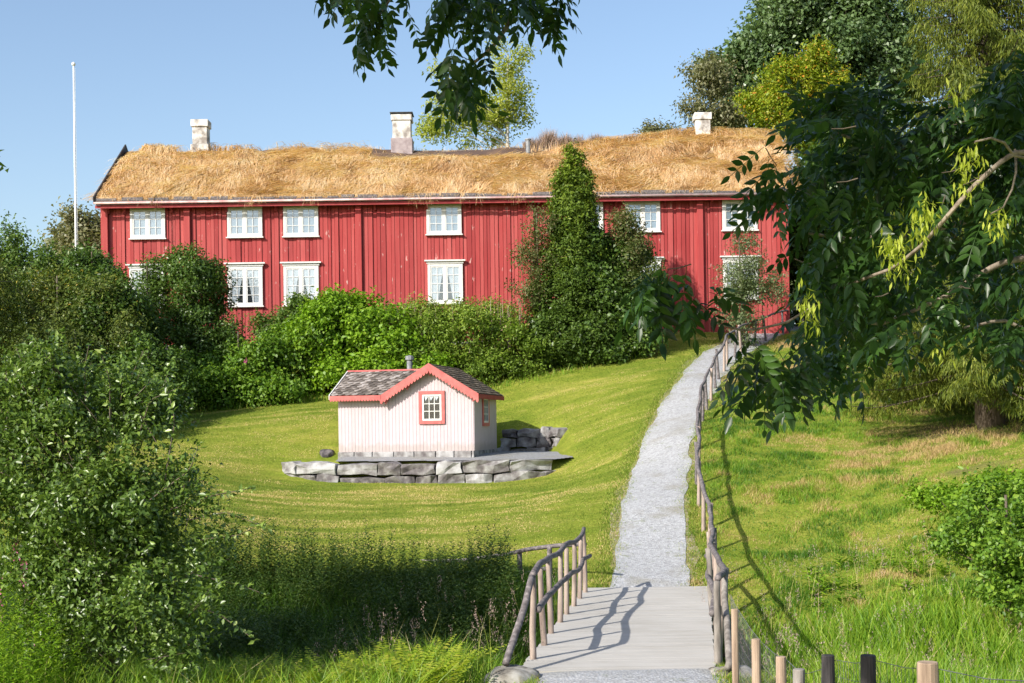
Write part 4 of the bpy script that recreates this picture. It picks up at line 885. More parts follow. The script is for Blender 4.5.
m = MB(); rough_pole(m, [railR[-1]] + rp, 0.048, 0.038, rng, 0.025, 7); m.build('top_rail', MAT['railwood'], fence, smooth=True)
# pole fence on the far bank
ff = empty('bank_fence', tuple(at(560, 575, 27.2))); tag(ff, 'thin dark pole fence running from the far end of the bridge through tall weeds', 'fence')
pts = [(586, 545, 26.6), (549, 545, 27.0), (519, 551, 27.5), (470, 558, 28.0), (415, 561, 28.5), (350, 566, 28.8)]
W_ = [at(*q) for q in pts]
for q in W_[1:]:
    m = MB(); rough_pole(m, [(q[0], q[1], gpt(q[0], q[1]) - 0.1), q], 0.055, 0.05, rng, 0.015, 7); m.build('post', MAT['railwood'], ff, smooth=True)
m = MB(); rough_pole(m, W_, 0.045, 0.03, rng, 0.03, 7); m.build('top_rail', MAT['railwood'], ff, smooth=True)
m = MB(); rough_pole(m, [q - np.array([0, 0, 0.45]) for q in W_[1:]], 0.04, 0.03, rng, 0.03, 7); m.build('lower_rail', MAT['railwood'], ff, smooth=True)
# wire netting fence in front
posts = [(734.7, 609, 16, 0.080, 'newwood', 'slim pale new post nearest the bridge, tallest in its row'), (756, 639, 13.6, 0.088, 'newwood', 'pale new post standing second from the bridge edge'), (781, 656.5, 12, 0.088, 'newwood', 'pale new post standing third from the bridge edge'),
         (799, 669, 11.2, 0.095, 'oldwood', 'short grey stump post between the pale posts and the black posts'), (828, 655, 10.8, 0.10, 'tarwood', 'black tarred post beside the short grey stump post'), (868, 655, 9.3, 0.10, 'tarwood', 'brownish black tarred post between a black post and a split yellow post'),
         (927.6, 662, 7.7, 0.115, 'newwood', 'thick yellow wooden post with a crack in its top')]
pw = []
for (px, py, Y, dia, mt, lab) in posts:
    tp = at(px, py, Y); g = min(gpt(tp[0], tp[1]), tp[2] - 0.5); rg2 = rngf(int(px))
    m = MB(); zz = np.linspace(g - 0.2, tp[2], 6); m.tube([(tp[0], tp[1], z) for z in zz[:-1]] + [(tp[0], tp[1], tp[2] - 0.006), tp], [dia / 2 * 1.03] * 5 + [dia / 2, dia / 2 * 0.93], 14, rough=0.025, rng=rg2)
    o = m.build('fence_post', MAT[mt]); o['label'] = lab; o['category'] = 'post'; o['group'] = 'posts carrying the wire netting'; pw.append((tp, g))
net = MB(); 
ends = [(tp + np.array([0.06, 0, -0.04]), g) for tp, g in pw]; ends = [(np.array([2.75, 17.8, DZ + 0.85]), DZ)] + ends + [(np.array([2.35, 6.2, -1.15]), -2.1), (np.array([3.6, 4.6, -1.0]), -2.0)]
for (a, ga), (b, gb) in zip(ends[:-1], ends[1:]):
    L_ = np.linalg.norm(b - a); nv = max(2, int(L_ / 0.10))
    for jj in range(8):
        f_ = jj / 7; pa = a * (1, 1, 0) + np.array([0, 0, ga + 0.05 + (a[2] - ga - 0.05) * f_]); pb = b * (1, 1, 0) + np.array([0, 0, gb + 0.05 + (b[2] - gb - 0.05) * f_])
        mid_ = (pa + pb) / 2 - np.array([0, 0, 0.02]); net.tube([pa, mid_, pb], 0.0016 if jj < 7 else 0.0028, 3, cap=False)
    for ii in range(nv):
        f_ = ii / nv; pt = a + (b - a) * f_; gb_ = ga + (gb - ga) * f_; net.tube([(pt[0], pt[1], gb_ + 0.05), (pt[0], pt[1], pt[2] - 0.01)], 0.0014, 3, cap=False)
o = net.build('wire_netting', MAT['wire']); tag(o, 'sagging galvanised wire netting strung along the row of short posts', 'wire fence')
# boulders at the near end of the bridge
def boulder(name, label, c, rad, seed, mat='rock'):
    import bmesh
    bm = bmesh.new(); bmesh.ops.create_icosphere(bm, subdivisions=4, radius=1)
    V = np.array([v.co[:] for v in bm.verts]); nn = fbm(V[:, 0] * 1.4 + seed, V[:, 1] * 1.4, V[:, 2] * 1.4, seed, 4)
    s = 0.72 + 0.55 * nn; V2 = np.sign(V) * np.abs(V) ** 0.75
    for v, q, k_ in zip(bm.verts, V2, s): v.co = Vector(q * k_ * np.array(rad))
    me = bpy.data.meshes.new(name); bm.to_mesh(me); bm.free()
    for p in me.polygons: p.use_smooth = True
    o = link(name, me, MAT[mat]); o.location = tuple(float(t) for t in c); tag(o, label, 'rock'); return o
q = at(508, 675, 16.9); boulder('boulder', 'mossy grey boulder at the foot of the slanted railing brace', (q[0] + 0.02, 16.95, -3.22), (0.42, 0.42, 0.34), 3)
q = at(722, 672, 16.8); boulder('boulder', 'brownish grey stone at the bridge edge under the wire netting', (q[0] + 0.15, 17.0, -3.25), (0.34, 0.4, 0.34), 8)
q = at(327, 452, 42.3); boulder('boulder', 'small grey stone in the lawn by the corner of the pink house', (q[0], 42.3, pad_z(0, 42.3) + 0.0), (0.22, 0.30, 0.19), 5, 'stone')
for f_, nm in ((17.45, 'near'), (26.2, 'far')):
    t = (f_ - 17.3) / 9.0; a = A_ + (C_ - A_) * t; b = B_ + (D_ - B_) * t
    o = stone_wall('bridge_abutment', 'rough stone abutment under the %s end of the footbridge' % nm, [(a[0] - 0.15, f_), (b[0] + 0.15, f_)] if nm == 'far' else [(b[0] + 0.1, f_), (a[0] - 0.1, f_)], lambda t: -4.6, [(0, 0.5), (0.48, 0.5), (0.96, 0.48)], 0.7 if nm == 'far' else 0.7, 31)

# ------------------------------------------------------------ grass
def area(n, x0, x1, y0, y1, seed):
    r = rngf(seed); return r.uniform(x0, x1, n), r.uniform(y0, y1, n), r
def inview(x, y, pad=0.6): return (np.abs(x) < y * 0.372 + pad)
def deck_mask(x, y):
    t = (y - 17.3) / 9.0; xl = A_[0] + (C_[0] - A_[0]) * t; xr = B_[0] + (D_[0] - B_[0]) * t; return (y > 16.9) & (y < 26.5) & (x > xl - 0.03) & (x < xr + 0.05)
def path_x(y): return np.interp(y, PATH_S[:, 1], PATH_S[:, 0])
def lawn():
    x, y, r = area(420000, -16, 10.5, 26.6, 57, 101)
    pd = path_d(x, y); k = inview(x, y) & (pd > 0.60 + 0.3 * r.random(len(x))) & (x < path_x(y) + 0.2) & (poly_sd(x, y, PAD) > np.where(x < -4.9, 0.6, 0.1)) & (r.random(len(x)) < np.clip(60 / y, 0, 1) ** 0.5)
    x, y = x[k], y[k]; pd = pd[k]; n = len(x); z = gz(x, y)
    lush = np.clip(1 - (pd - 0.7) / 2.2, 0, 1); u_ = x * 0.97 + y * 0.25; v_ = y - 0.25 * x + 0.9 * np.sin(x * 0.25)
    c = 0.40 + 2.8 * (fbm(x * 0.35, y * 0.5, 0, 8, 4) - 0.5) + 3.6 * (fbm(u_ * 0.28, v_ * 1.9, 0, 9, 3) - 0.5) + 0.10 * np.sin(v_ * 3.3 + 2 * fbm(x * 0.3, y * 0.3, 0, 6)) - 0.30 * lush + 0.24 * r.normal(size=n)
    c = c + 0.35 * np.clip((fbm(x * 0.5, y * 0.8, 0, 88, 4) - 0.58) * 5, 0, 1) + 2.2 * (fbm(x * 1.3, y * 2.4, 0, 90, 4) - 0.5)
    H = r.uniform(0.015, 0.045, n) * (1 + 0.8 * lush * (pd < 1.1)) + 0.05 * (y < 28.2) * r.random(n)
    e_ = rngf(141); m_ = 60000; i_ = e_.integers(0, len(PATH_S) - 12, m_); w_ = (0.50 + 0.5 * e_.random(m_) ** 0.7) * e_.choice((-1, 1), m_)
    T_ = np.gradient(PATH_S, axis=0); T_ = T_ / np.linalg.norm(T_, axis=1, keepdims=True); ex = PATH_S[i_, 0] + T_[i_, 1] * w_ + e_.uniform(-.2, .2, m_); ey = PATH_S[i_, 1] - T_[i_, 0] * w_ + e_.uniform(-.2, .2, m_)
    kk = (fbm(ex * 2.5, ey * 2.5, 0, 44, 3) + (np.abs(w_) - 0.72) * 1.6 > 0.50) & (ey > 26.5); ex, ey = ex[kk], ey[kk]
    x = np.r_[x, ex]; y = np.r_[y, ey]; z = np.r_[z, gz(ex, ey)]; H = np.r_[H, e_.uniform(0.03, 0.09, len(ex))]; c = np.r_[c, 0.4 + 0.25 * e_.normal(size=len(ex))]
    o = blades('lawn_grass', np.stack([x, y, z - 0.005], 1), H, 0.019, 0.7, r, c, LM['lawn'], seg=1); tag(o, 'short mown lawn grass with straw-coloured streaks', 'grass', kind='stuff')
def meadow():
    x, y, r = area(430000, 3, 18, 22.5, 56, 102)
    pd = path_d(x, y); k = inview(x, y) & (pd > 0.72) & (x > path_x(y)) & ~deck_mask(x, y)
    s = at(995, 445, 36.5); sp = np.hypot((x - s[0]) / 3.2, (y - s[1]) / 2.4) + 0.9 * (fbm(x, y, 0, 12) - 0.5); k &= (sp > 0.75) | (r.random(len(x)) < 0.3)
    s2 = at(985, 468, 31.5); k &= (np.hypot((x - s2[0]) / 1.1, (y - s2[1]) / 0.5) - 1.2 * (fbm(x * 2, y * 2, 0, 9) - 0.5) > 0.9) | (r.random(len(x)) < 0.15)
    x, y, pd = x[k], y[k], pd[k]; n = len(x); z = gz(x, y)
    patch = fbm(x * 0.7, y * 0.7, 0, 18, 4); lo = np.clip((36 - y) / 8, 0, 1)
    c = 0.34 + 2.6 * (patch - 0.5) + 2.0 * (fbm(x * 2.4, y * 2.4, 0, 58, 3) - 0.5) + 0.16 * r.normal(size=n) + 0.18 * (1 - lo)
    dry = fbm(x * 0.35, y * 0.5, 0, 28, 3) > 0.60; c = np.where(dry & (r.random(n) < 0.5 * (1 - lo) + 0.12), c + 0.35, c)
    H = r.uniform(0.04, 0.13, n) * (0.5 + 2.6 * np.clip(fbm(x * 1.6, y * 1.6, 0, 19, 3) - 0.35, 0, 1) ** 1.2 * 2) * np.clip((pd - 0.3) / 1.0, 0.35, 1)
    o = blades('meadow_grass', np.stack([x, y, z - 0.01], 1), H, 0.014, 0.8, r, c, LM['meadow'], seg=2); tag(o, 'uneven green meadow grass with tan patches on the slope beside the path', 'grass', kind='stuff')
def tallgrass():
    # right hand gully
    x, y, r = area(60000, 2.5, 11, 14.5, 24.6, 103)
    pat = fbm(x * 0.8, y * 0.8, 0, 23, 3); k = inview(x, y) & ~deck_mask(x, y) & (x > 2.75 + 0.02 * y) & (r.random(len(x)) < 0.25 + 1.0 * pat) & (r.random(len(x)) < np.clip((25.0 - y) / 3.0, 0.05, 1))
    x, y = x[k], y[k]; n = len(x); z = gz(x, y); edge = np.clip((x - 3.2) / 1.0, 0.35, 1)
    H = r.uniform(0.45, 1.05, n) * np.clip((25.5 - y) / 4.0, 0.3, 1) * edge * np.clip((-2.6 - z) / 1.0, 0.4, 1)
    c = 0.60 + 0.5 * (pat[k] - 0.5) + 0.15 * r.normal(size=n)
    o = blades('tall_grass', np.stack([x, y, z - 0.02], 1), H, r.uniform(0.018, 0.042, n), 0.45, r, c, LM['reed'], seg=3); tag(o, 'tall bright green sword-like grass in the wet hollow behind the wire fence', 'grass', kind='stuff')
    # left hand gully
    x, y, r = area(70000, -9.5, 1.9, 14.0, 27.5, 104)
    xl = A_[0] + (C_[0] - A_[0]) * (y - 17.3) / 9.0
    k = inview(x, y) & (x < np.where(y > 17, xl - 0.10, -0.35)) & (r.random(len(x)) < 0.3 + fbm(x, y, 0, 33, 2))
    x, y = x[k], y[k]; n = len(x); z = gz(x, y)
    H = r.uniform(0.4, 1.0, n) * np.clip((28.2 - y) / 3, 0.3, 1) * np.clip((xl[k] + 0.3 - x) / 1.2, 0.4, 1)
    o = blades('hollow_grass', np.stack([x, y, z - 0.02], 1), H, r.uniform(0.010, 0.022, n), 0.6, r, np.clip(0.62 - (y - 17) * 0.10, 0.02, 0.6) + 0.2 * r.normal(size=n), LM['reed'], seg=3); tag(o, 'long drooping green grass filling the shaded hollow beside the bridge', 'grass', kind='stuff')  # blade colour darkens towards the far bank, the hollow's shade painted in
    # seed heads
    m = []; x, y, r = area(110, -2.6, 1.2, 17.0, 24.5, 105); xl = A_[0] + (C_[0] - A_[0]) * (y - 17.3) / 9.0; k = x < np.where(y > 17, xl - 0.2, -0.5); x, y = x[k], y[k]
    x2, y2, _ = area(260, 3.2, 7.5, 17, 26, 106); x = np.r_[x, x2]; y = np.r_[y, y2]; n = len(x); z = gz(x, y); H = r.uniform(0.75, 1.35, n); H[-len(x2):] *= 0.75
    o = blades('grass_stalks', np.stack([x, y, z], 1), H, 0.009, 0.3, r, r.uniform(0.85, 1, n), LM['reed'], seg=3); tag(o, 'thin straw-coloured seeding grass stalks rising over the green grass', 'grass', kind='stuff')
    tips = np.stack([x, y, z + H * 0.9], 1); P = np.repeat(tips, 22, 0) + r.normal(size=(n * 22, 3)) * np.array([0.018, 0.018, 0.07]); T = np.tile([[0, 0, 1.0]], (len(P), 1)) + r.normal(size=P.shape) * 0.4
    o2 = leaf_mesh('seed_heads', P, r.normal(size=P.shape), 0.035, 0.008, r, r.uniform(0.7, 1, len(P)), LM['heather'], None, T=T); tag(o2, 'feathery pinkish beige seed heads of tall grass', 'grass', kind='stuff')
def short_verge():
    x, y, r = area(26000, -0.9, 3.4, 15.6, 17.6, 107); gp = np.abs(x - 1.33); k = (gp > 0.98 + 0.2 * r.random(len(x))) & ~deck_mask(x, y)
    x, y = x[k], y[k]; n = len(x); o = blades('verge_grass', np.stack([x, y, gz(x, y)], 1), r.uniform(0.04, 0.16, n), 0.012, 0.8, r, 0.55 + 0.2 * r.normal(size=n), LM['meadow'], seg=2); tag(o, 'short yellow-green grass at the near corners of the bridge', 'grass', kind='stuff')
lawn(); meadow(); tallgrass(); short_verge()

def stem_plants(name, label, x, y, H, nl, L, W, mat, seed, cat='plants', tipmat=None, tipn=0, leafdroop=0.0, spread=0.06, tiplab=None):
    r = rngf(seed); n = len(x); z = gz(x, y); lean = r.normal(size=(n, 2)) * 0.10; Hn = H * r.uniform(0.6, 1.15, n) * np.clip(0.30 + 1.3 * fbm(x * 0.9, y * 0.9, 0, seed, 3), 0.4, 1.3)
    t = np.tile(np.linspace(0.12, 1, nl), n); idx = np.repeat(np.arange(n), nl)
    C = np.stack([x[idx] + lean[idx, 0] * t * Hn[idx], y[idx] + lean[idx, 1] * t * Hn[idx], z[idx] + t * Hn[idx]], 1)
    ph = np.tile(np.arange(nl) * 2.4, n) + np.repeat(r.uniform(0, 6, n), nl)
    D = np.stack([np.cos(ph), np.sin(ph), 0.35 - leafdroop + 0 * ph], 1) + r.normal(size=C.shape) * 0.15
    Nn = np.stack([-np.cos(ph) * 0.5, -np.sin(ph) * 0.5, 1 + 0 * ph], 1) + r.normal(size=C.shape) * 0.2
    sz = (1.15 - 0.65 * t)
    o = leaf_mesh(name, C, Nn, L * sz * r.uniform(0.7, 1.2, len(t)), W * sz, r, 0.5 + 0.22 * r.normal(size=len(t)), mat, None, T=D, five=True)
    tag(o, label, cat, kind='stuff')
    if tipmat is not None:
        T0 = np.stack([x + lean[:, 0] * Hn, y + lean[:, 1] * Hn, z + Hn], 1); u = np.tile(np.linspace(-0.06, 0.20, tipn), n)
        P = np.repeat(T0, tipn, 0) + np.stack([r.normal(size=len(u)) * 0.022, r.normal(size=len(u)) * 0.022, u], 1)
        o2 = leaf_mesh(name + '_flowers', P, r.normal(size=P.shape), 0.035, 0.025, r, r.random(len(P)), tipmat); tag(o2, tiplab, 'flowers', kind='stuff')
    return o
# dark willowherb and nettles in the shaded hollow
x, y, r = area(3400, -8.5, -0.0, 22.2, 27.2, 201); k = (y < 27.8) & (x < 0.0 - 0.0 * y); stem_plants('weeds', 'dark upright nettle and willowherb weeds along the shaded far bank', x[k], y[k], 1.0 , 26, 0.15, 0.05, LM['weed'], 202)
# fern-like foliage bottom
def ferns():
    r = rngf(205); P, T, Nn, Ls = [], [], [], []
    for _ in range(80):
        bx_, by_ = r.uniform(-3.7, -0.9), r.uniform(15.4, 17.8); bz = gpt(bx_, by_)
        for f in range(8):
            th = r.uniform(0, 2 * np.pi); el = r.uniform(0.9, 1.35); L0 = r.uniform(0.65, 1.15)
            for s in np.linspace(0.15, 1, 22):
                rr = L0 * s; hz = rr * math.cos(el) + 0.25 * s * s * L0; vz = rr * math.sin(el) - 0.28 * s * s * L0
                c = np.array([bx_ + math.cos(th) * hz, by_ + math.sin(th) * hz, bz + vz]); wl = 0.17 * math.sin(math.pi * min(s * 0.9 + 0.1, 1)) + 0.02
                for sg in (-1, 1):
                    P.append(c); T.append((-math.sin(th) * sg + 0.4 * math.cos(th), math.cos(th) * sg + 0.4 * math.sin(th), -0.1)); Nn.append((-math.cos(th) * 0.6, -math.sin(th) * 0.6, 1)); Ls.append(wl)
    P = np.array(P); o = leaf_mesh('ferns', P, np.array(Nn) + r.normal(size=P.shape) * 0.12, np.array(Ls), 0.03, r, 0.55 + 0.22 * r.normal(size=len(P)), LM['fern'], None, T=np.array(T), fold=0.1)
    tag(o, 'bright yellow-green fern fronds on the near bank', 'ferns', kind='stuff')
ferns()
x, y, r = area(300, -6.2, -4.7, 13.6, 15.8, 207); stem_plants('fireweed', 'yellow-green leafy flower stems at the edge of the near bank', x, y, 1.3, 34, 0.12, 0.03, LM['bright'], 208)
x, y, r = area(26, -6.6, -5.1, 15.0, 16.8, 209); stem_plants('flower_stems', 'leafy stems of pink spiked flowers beside the near bush', x, y, 1.75, 26, 0.13, 0.04, LM['mid'], 210, tipmat=LM['pink'], tipn=30, tiplab='pink flower spikes at the edge of the near bush')
# broad dock-like leaves in the meadow
x, y, r = area(34, 5.0, 9.0, 24.0, 27.0, 211); stem_plants('dock_plants', 'low rosettes of broad green leaves in the meadow', x, y, 0.30, 16, 0.26, 0.08, LM['bright'], 212, leafdroop=0.2)
x, y, r = area(700, 8.2, 12.5, 21.5, 30.0, 213); k = fbm(x * 0.6, y * 0.6, 0, 2) + (x - 9.5) * 0.08 > 0.52; stem_plants('creepers', 'low bramble and raspberry growth spreading over the meadow edge', x[k], y[k], 0.26, 12, 0.12, 0.07, LM['bright'], 214)

# ------------------------------------------------------------ shrubs in front of the red house
def P3(px, py, Y): return tuple(at(px, py, Y))
def S(Y): return F / Y
def lobe(px, py, Y, rx, ry, dep=None, w=1):
    """lobe with pixel-sized radii turned into metres at depth Y"""
    s = S(Y); return (P3(px, py, Y), (rx / s, dep if dep else max(rx / s, ry / s) * 0.8, ry / s), w)
def gb(px, Y):
    x = at(px, 400, Y)[0]; return (float(x), float(Y), gpt(x, Y))
LOW = 'shrubs lining the slope before the red house'
plant('rose_bush', 'wide low rose hedge with a single pink bloom below the red wall', 'shrub', gb(240, 50), [lobe(222, 380, 50, 42, 28, 1.5), lobe(262, 374, 50, 45, 30, 1.5), lobe(300, 362, 50.2, 36, 40, 1.4), lobe(212, 395, 49, 36, 18, 1.0), lobe(265, 395, 49, 46, 16, 0.9), lobe(185, 380, 50, 30, 36, 1.3)], 1500, 24, 0.13, LM['rose'], 301, cr_=0.17, W=0.75, group=LOW, crown='foliage')
r = rngf(77); fo = [o for o in bpy.data.objects if o.name.startswith('rose_bush')][0]
pp = np.array([P3(246, 361, 48.45), P3(293, 333, 48.9), P3(283, 372, 48.6), P3(340, 366, 48.8)]); PP = np.repeat(pp[:1], 16, 0) + r.normal(size=(16, 3)) * 0.025
leaf_mesh('blossom', PP, r.normal(size=PP.shape) + np.array([0, -1, 0]), 0.06, 0.06, r, r.random(16) * 0.3, LM['pink'], fo)
plant('grey_leaved_shrub', 'small pale green shrub poking up before a white window of the red house', 'shrub', gb(302, 51), [lobe(303, 318, 51, 13, 22, 0.6), lobe(285, 333, 51, 26, 24, 0.8), lobe(318, 335, 51, 20, 22, 0.7)], 420, 22, 0.13, LM['mid'], 302, cr_=0.15, group=LOW, crown='foliage')
plant('mound_shrub', 'rounded bright green shrub mound, tallest part of the low hedge', 'shrub', gb(365, 50.5), [lobe(362, 330, 50.5, 50, 40, 1.6), lobe(395, 345, 50.2, 40, 40, 1.5), lobe(335, 350, 50.4, 38, 44, 1.5), lobe(350, 380, 49.6, 48, 28, 1.1), lobe(400, 375, 49.6, 40, 26, 1.1)], 1700, 24, 0.14, LM['bright'], 303, cr_=0.17, W=0.75, group=LOW, crown='foliage', rag=0.2)
plant('spirea_hedge', 'yellowish perennial hedge with faded pink spikes behind the pink house', 'shrub', gb(460, 51), [lobe(425, 340, 50.6, 34, 42, 1.3), lobe(465, 338, 50.6, 40, 40, 1.3), lobe(505, 336, 50.8, 34, 38, 1.3), lobe(455, 372, 50, 55, 28, 1.0), lobe(520, 360, 50.6, 40, 26, 1.0)], 1500, 24, 0.12, LM['perennial'], 304, cr_=0.16, W=0.5, group=LOW, crown='foliage', rag=0.25, topcol=0.35, colr=(0.5, 0.3))
def spikes():
    r = rngf(310); n = 420; px = r.uniform(385, 522, n); Y = r.uniform(49.8, 51.6, n); top = r.uniform(295, 335, n); m = []
    for a_, b_, c_ in zip(px, top, Y): m.append(at(a_, b_, c_))
    P = np.array(m); base = P.copy(); base[:, 2] -= 0.7
    o = blades('flower_spikes', base, 0.85, 0.018, 0.35, r, r.uniform(0.2, 1, n), LM['heather'], None, seg=2); tag(o, 'thin faded pinkish flower spikes standing above the hedge', 'flowers', kind='stuff')
spikes()
plant('pair_shrub', 'dense pointed leafy bush hiding part of a lower house window, with red-tinged edges', 'shrub', gb(195, 51), [lobe(195, 295, 51, 30, 34, 1.1), lobe(200, 330, 51, 36, 36, 1.2), lobe(190, 270, 51, 20, 22, 0.8), lobe(215, 350, 50.6, 24, 30, 1.0)], 950, 24, 0.12, LM['dark'], 305, cr_=0.17, group=None, crown='foliage', topcol=0.15)
plant('young_tree', 'loose leafy shrub half covering the lower window at the end of the red house', 'shrub', gb(150, 51), [lobe(150, 300, 51.4, 22, 34, 0.9), lobe(140, 340, 51.2, 34, 38, 1.1), lobe(160, 275, 51.4, 13, 20, 0.6), lobe(120, 330, 51, 22, 34, 1.0), lobe(168, 335, 50.5, 24, 26, 0.9)], 700, 24, 0.12, LM['mid'], 306, cr_=0.18, crown='foliage')
# sprays of thin stems above the pair
for i, (px, py, mt, nc) in enumerate(((210, 245, 'dark', 22),)):
    pass
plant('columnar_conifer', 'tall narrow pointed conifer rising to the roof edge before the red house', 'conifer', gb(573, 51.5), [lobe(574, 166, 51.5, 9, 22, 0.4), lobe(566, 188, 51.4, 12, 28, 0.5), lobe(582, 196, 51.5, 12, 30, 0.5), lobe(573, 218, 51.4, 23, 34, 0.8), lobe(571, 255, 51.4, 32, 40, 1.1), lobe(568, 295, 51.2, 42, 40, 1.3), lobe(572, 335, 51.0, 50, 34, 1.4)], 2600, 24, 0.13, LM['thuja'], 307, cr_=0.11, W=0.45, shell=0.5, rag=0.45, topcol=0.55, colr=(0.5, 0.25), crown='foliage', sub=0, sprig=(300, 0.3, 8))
plant('dark_shrub', 'big dark green bush at the foot of the narrow pointed conifer', 'shrub', gb(605, 52), [lobe(600, 280, 51.8, 34, 40, 1.3), lobe(615, 320, 51.4, 38, 38, 1.4), lobe(580, 335, 51.0, 36, 34, 1.3), lobe(630, 300, 52.0, 26, 34, 1.1), lobe(548, 345, 51, 24, 24, 1.0), lobe(625, 255, 52, 18, 22, 0.8), lobe(600, 348, 50.8, 46, 16, 0.9)], 2300, 24, 0.14, LM['dark'], 308, cr_=0.18, W=0.65, crown='foliage', topcol=-0.1)
plant('airy_shrub', 'airy shrub with reddish leaf tips leaning out from the conifer across the red wall', 'shrub', gb(540, 51), [lobe(540, 230, 50.8, 16, 22, 0.7), lobe(530, 260, 50.8, 18, 26, 0.8), lobe(530, 290, 50.6, 20, 24, 0.9)], 150, 20, 0.11, LM['redtip'], 309, cr_=0.17, crown='foliage', shell=0.8, nlimb=22)
plant('plum_shrub', 'shrub with brownish red top leaves between the conifer and an upper window', 'shrub', gb(635, 51.6), [lobe(622, 225, 51.2, 13, 18, 0.7), lobe(632, 250, 51.2, 20, 24, 0.9), lobe(640, 285, 51, 20, 26, 0.9)], 230, 22, 0.11, LM['redtip'], 311, cr_=0.17, crown='foliage', shell=0.7, nlimb=18, topcol=0.4, colr=(0.4, 0.3))
plant('young_apple_tree', 'slender grey-green young tree standing alone before the last windows of the red house', 'tree', gb(742, 53), [lobe(742, 245, 53, 14, 16, 0.6), lobe(736, 275, 53, 22, 20, 0.8), lobe(735, 300, 53, 24, 18, 0.8), lobe(755, 292, 53, 20, 20, 0.7), lobe(775, 290, 53, 14, 18, 0.6), lobe(745, 322, 53, 22, 14, 0.7), lobe(742, 340, 53, 14, 14, 0.6)], 400, 22, 0.10, LM['grey'], 312, cr_=0.18, shell=0.8, nlimb=18)
# lawn-edge tufts at hedge foot
x, y, r = area(9000, -12.5, 6.5, 48.0, 52.5, 215)
hy = np.interp(x, [at(200, 408, 49)[0], at(300, 400, 49.3)[0], at(420, 395, 49.2)[0], at(560, 368, 50.3)[0], at(645, 352, 51.3)[0]], [48.6, 48.9, 49.0, 50.1, 51.1]); k = (np.abs(y - hy) < 0.35) & (x < at(650, 350, 51.3)[0]); x, y = x[k], y[k]
o = blades('hedge_foot_grass', np.stack([x, y, gz(x, y)], 1), r.uniform(0.1, 0.32, len(x)), 0.03, 0.6, r, r.uniform(0.2, 0.7, len(x)), LM['meadow'], seg=2); tag(o, 'unmown grass fringe along the foot of the hedge', 'grass', kind='stuff')

# ------------------------------------------------------------ bushes and trees at the edge, left
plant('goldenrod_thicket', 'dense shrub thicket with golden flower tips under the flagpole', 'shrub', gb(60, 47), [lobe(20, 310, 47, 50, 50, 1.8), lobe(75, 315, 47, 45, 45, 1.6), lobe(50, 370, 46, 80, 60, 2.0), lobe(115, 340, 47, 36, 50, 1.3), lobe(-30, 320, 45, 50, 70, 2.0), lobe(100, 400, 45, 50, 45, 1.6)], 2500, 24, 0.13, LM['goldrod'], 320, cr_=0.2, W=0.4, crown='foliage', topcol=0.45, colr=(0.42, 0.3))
plant('hazel_bush', 'dark leafy bush with soft leaning tips against the sky, nearest the picture edge', 'shrub', gb(20, 50), [lobe(15, 265, 50, 26, 26, 1.2), lobe(45, 280, 50, 30, 30, 1.3), lobe(-20, 270, 50, 40, 40, 1.5), lobe(20, 320, 50, 60, 40, 1.8)], 800, 24, 0.14, LM['mid'], 321, cr_=0.24, crown='foliage', nlimb=16)
plant('background_tree', 'thin-crowned tree behind the flagpole beyond the end of the house', 'tree', gb(85, 66), [lobe(85, 232, 66, 24, 20, 1.6), lobe(75, 255, 66, 26, 26, 1.8), lobe(105, 245, 66, 20, 26, 1.6), lobe(85, 285, 66, 34, 30, 2.0)], 650, 20, 0.22, LM['airy'], 322, cr_=0.32, shell=0.75, nlimb=20)
plant('corner_shrub', 'dark bush covering the ground corner of the red house', 'shrub', gb(95, 48), [lobe(95, 300, 48, 30, 36, 1.3), lobe(110, 330, 47.5, 36, 40, 1.4), lobe(85, 270, 48.5, 18, 20, 0.8)], 900, 24, 0.14, LM['dark'], 323, cr_=0.2, crown='foliage')
plant('edge_bush', 'mid green bush behind the large near bush at the lawn corner', 'shrub', gb(150, 45.5), [lobe(135, 380, 45.5, 34, 34, 1.3), lobe(160, 400, 45, 28, 28, 1.0), lobe(100, 420, 43, 60, 36, 1.5)], 1000, 24, 0.14, LM['dark'], 324, cr_=0.2, crown='foliage')
plant('unseen_shade_tree', 'round-crowned tree added outside the view to shade the hollow', 'tree', (-9.0, 17.2, gpt(-9.0, 17.2)), [((-9.0, 17.0, 1.6), (1.7, 2.0, 2.2)), ((-8.6, 18.2, 3.0), (1.4, 1.6, 1.7)), ((-9.6, 16.6, 3.4), (1.6, 1.6, 1.6)), ((-8.4, 18.4, 0.2), (0.9, 1.4, 1.6)), ((-9.2, 18.0, -1.5), (1.3, 1.6, 1.2))], 1100, 16, 0.15, LM['mid'], 329, cr_=0.22, trunk=((-9.0, 17.2, gpt(-9.0, 17.2)), (-9.0, 17.2, 4.0), 0.14))  # unseen tree, added only to throw shade over the hollow
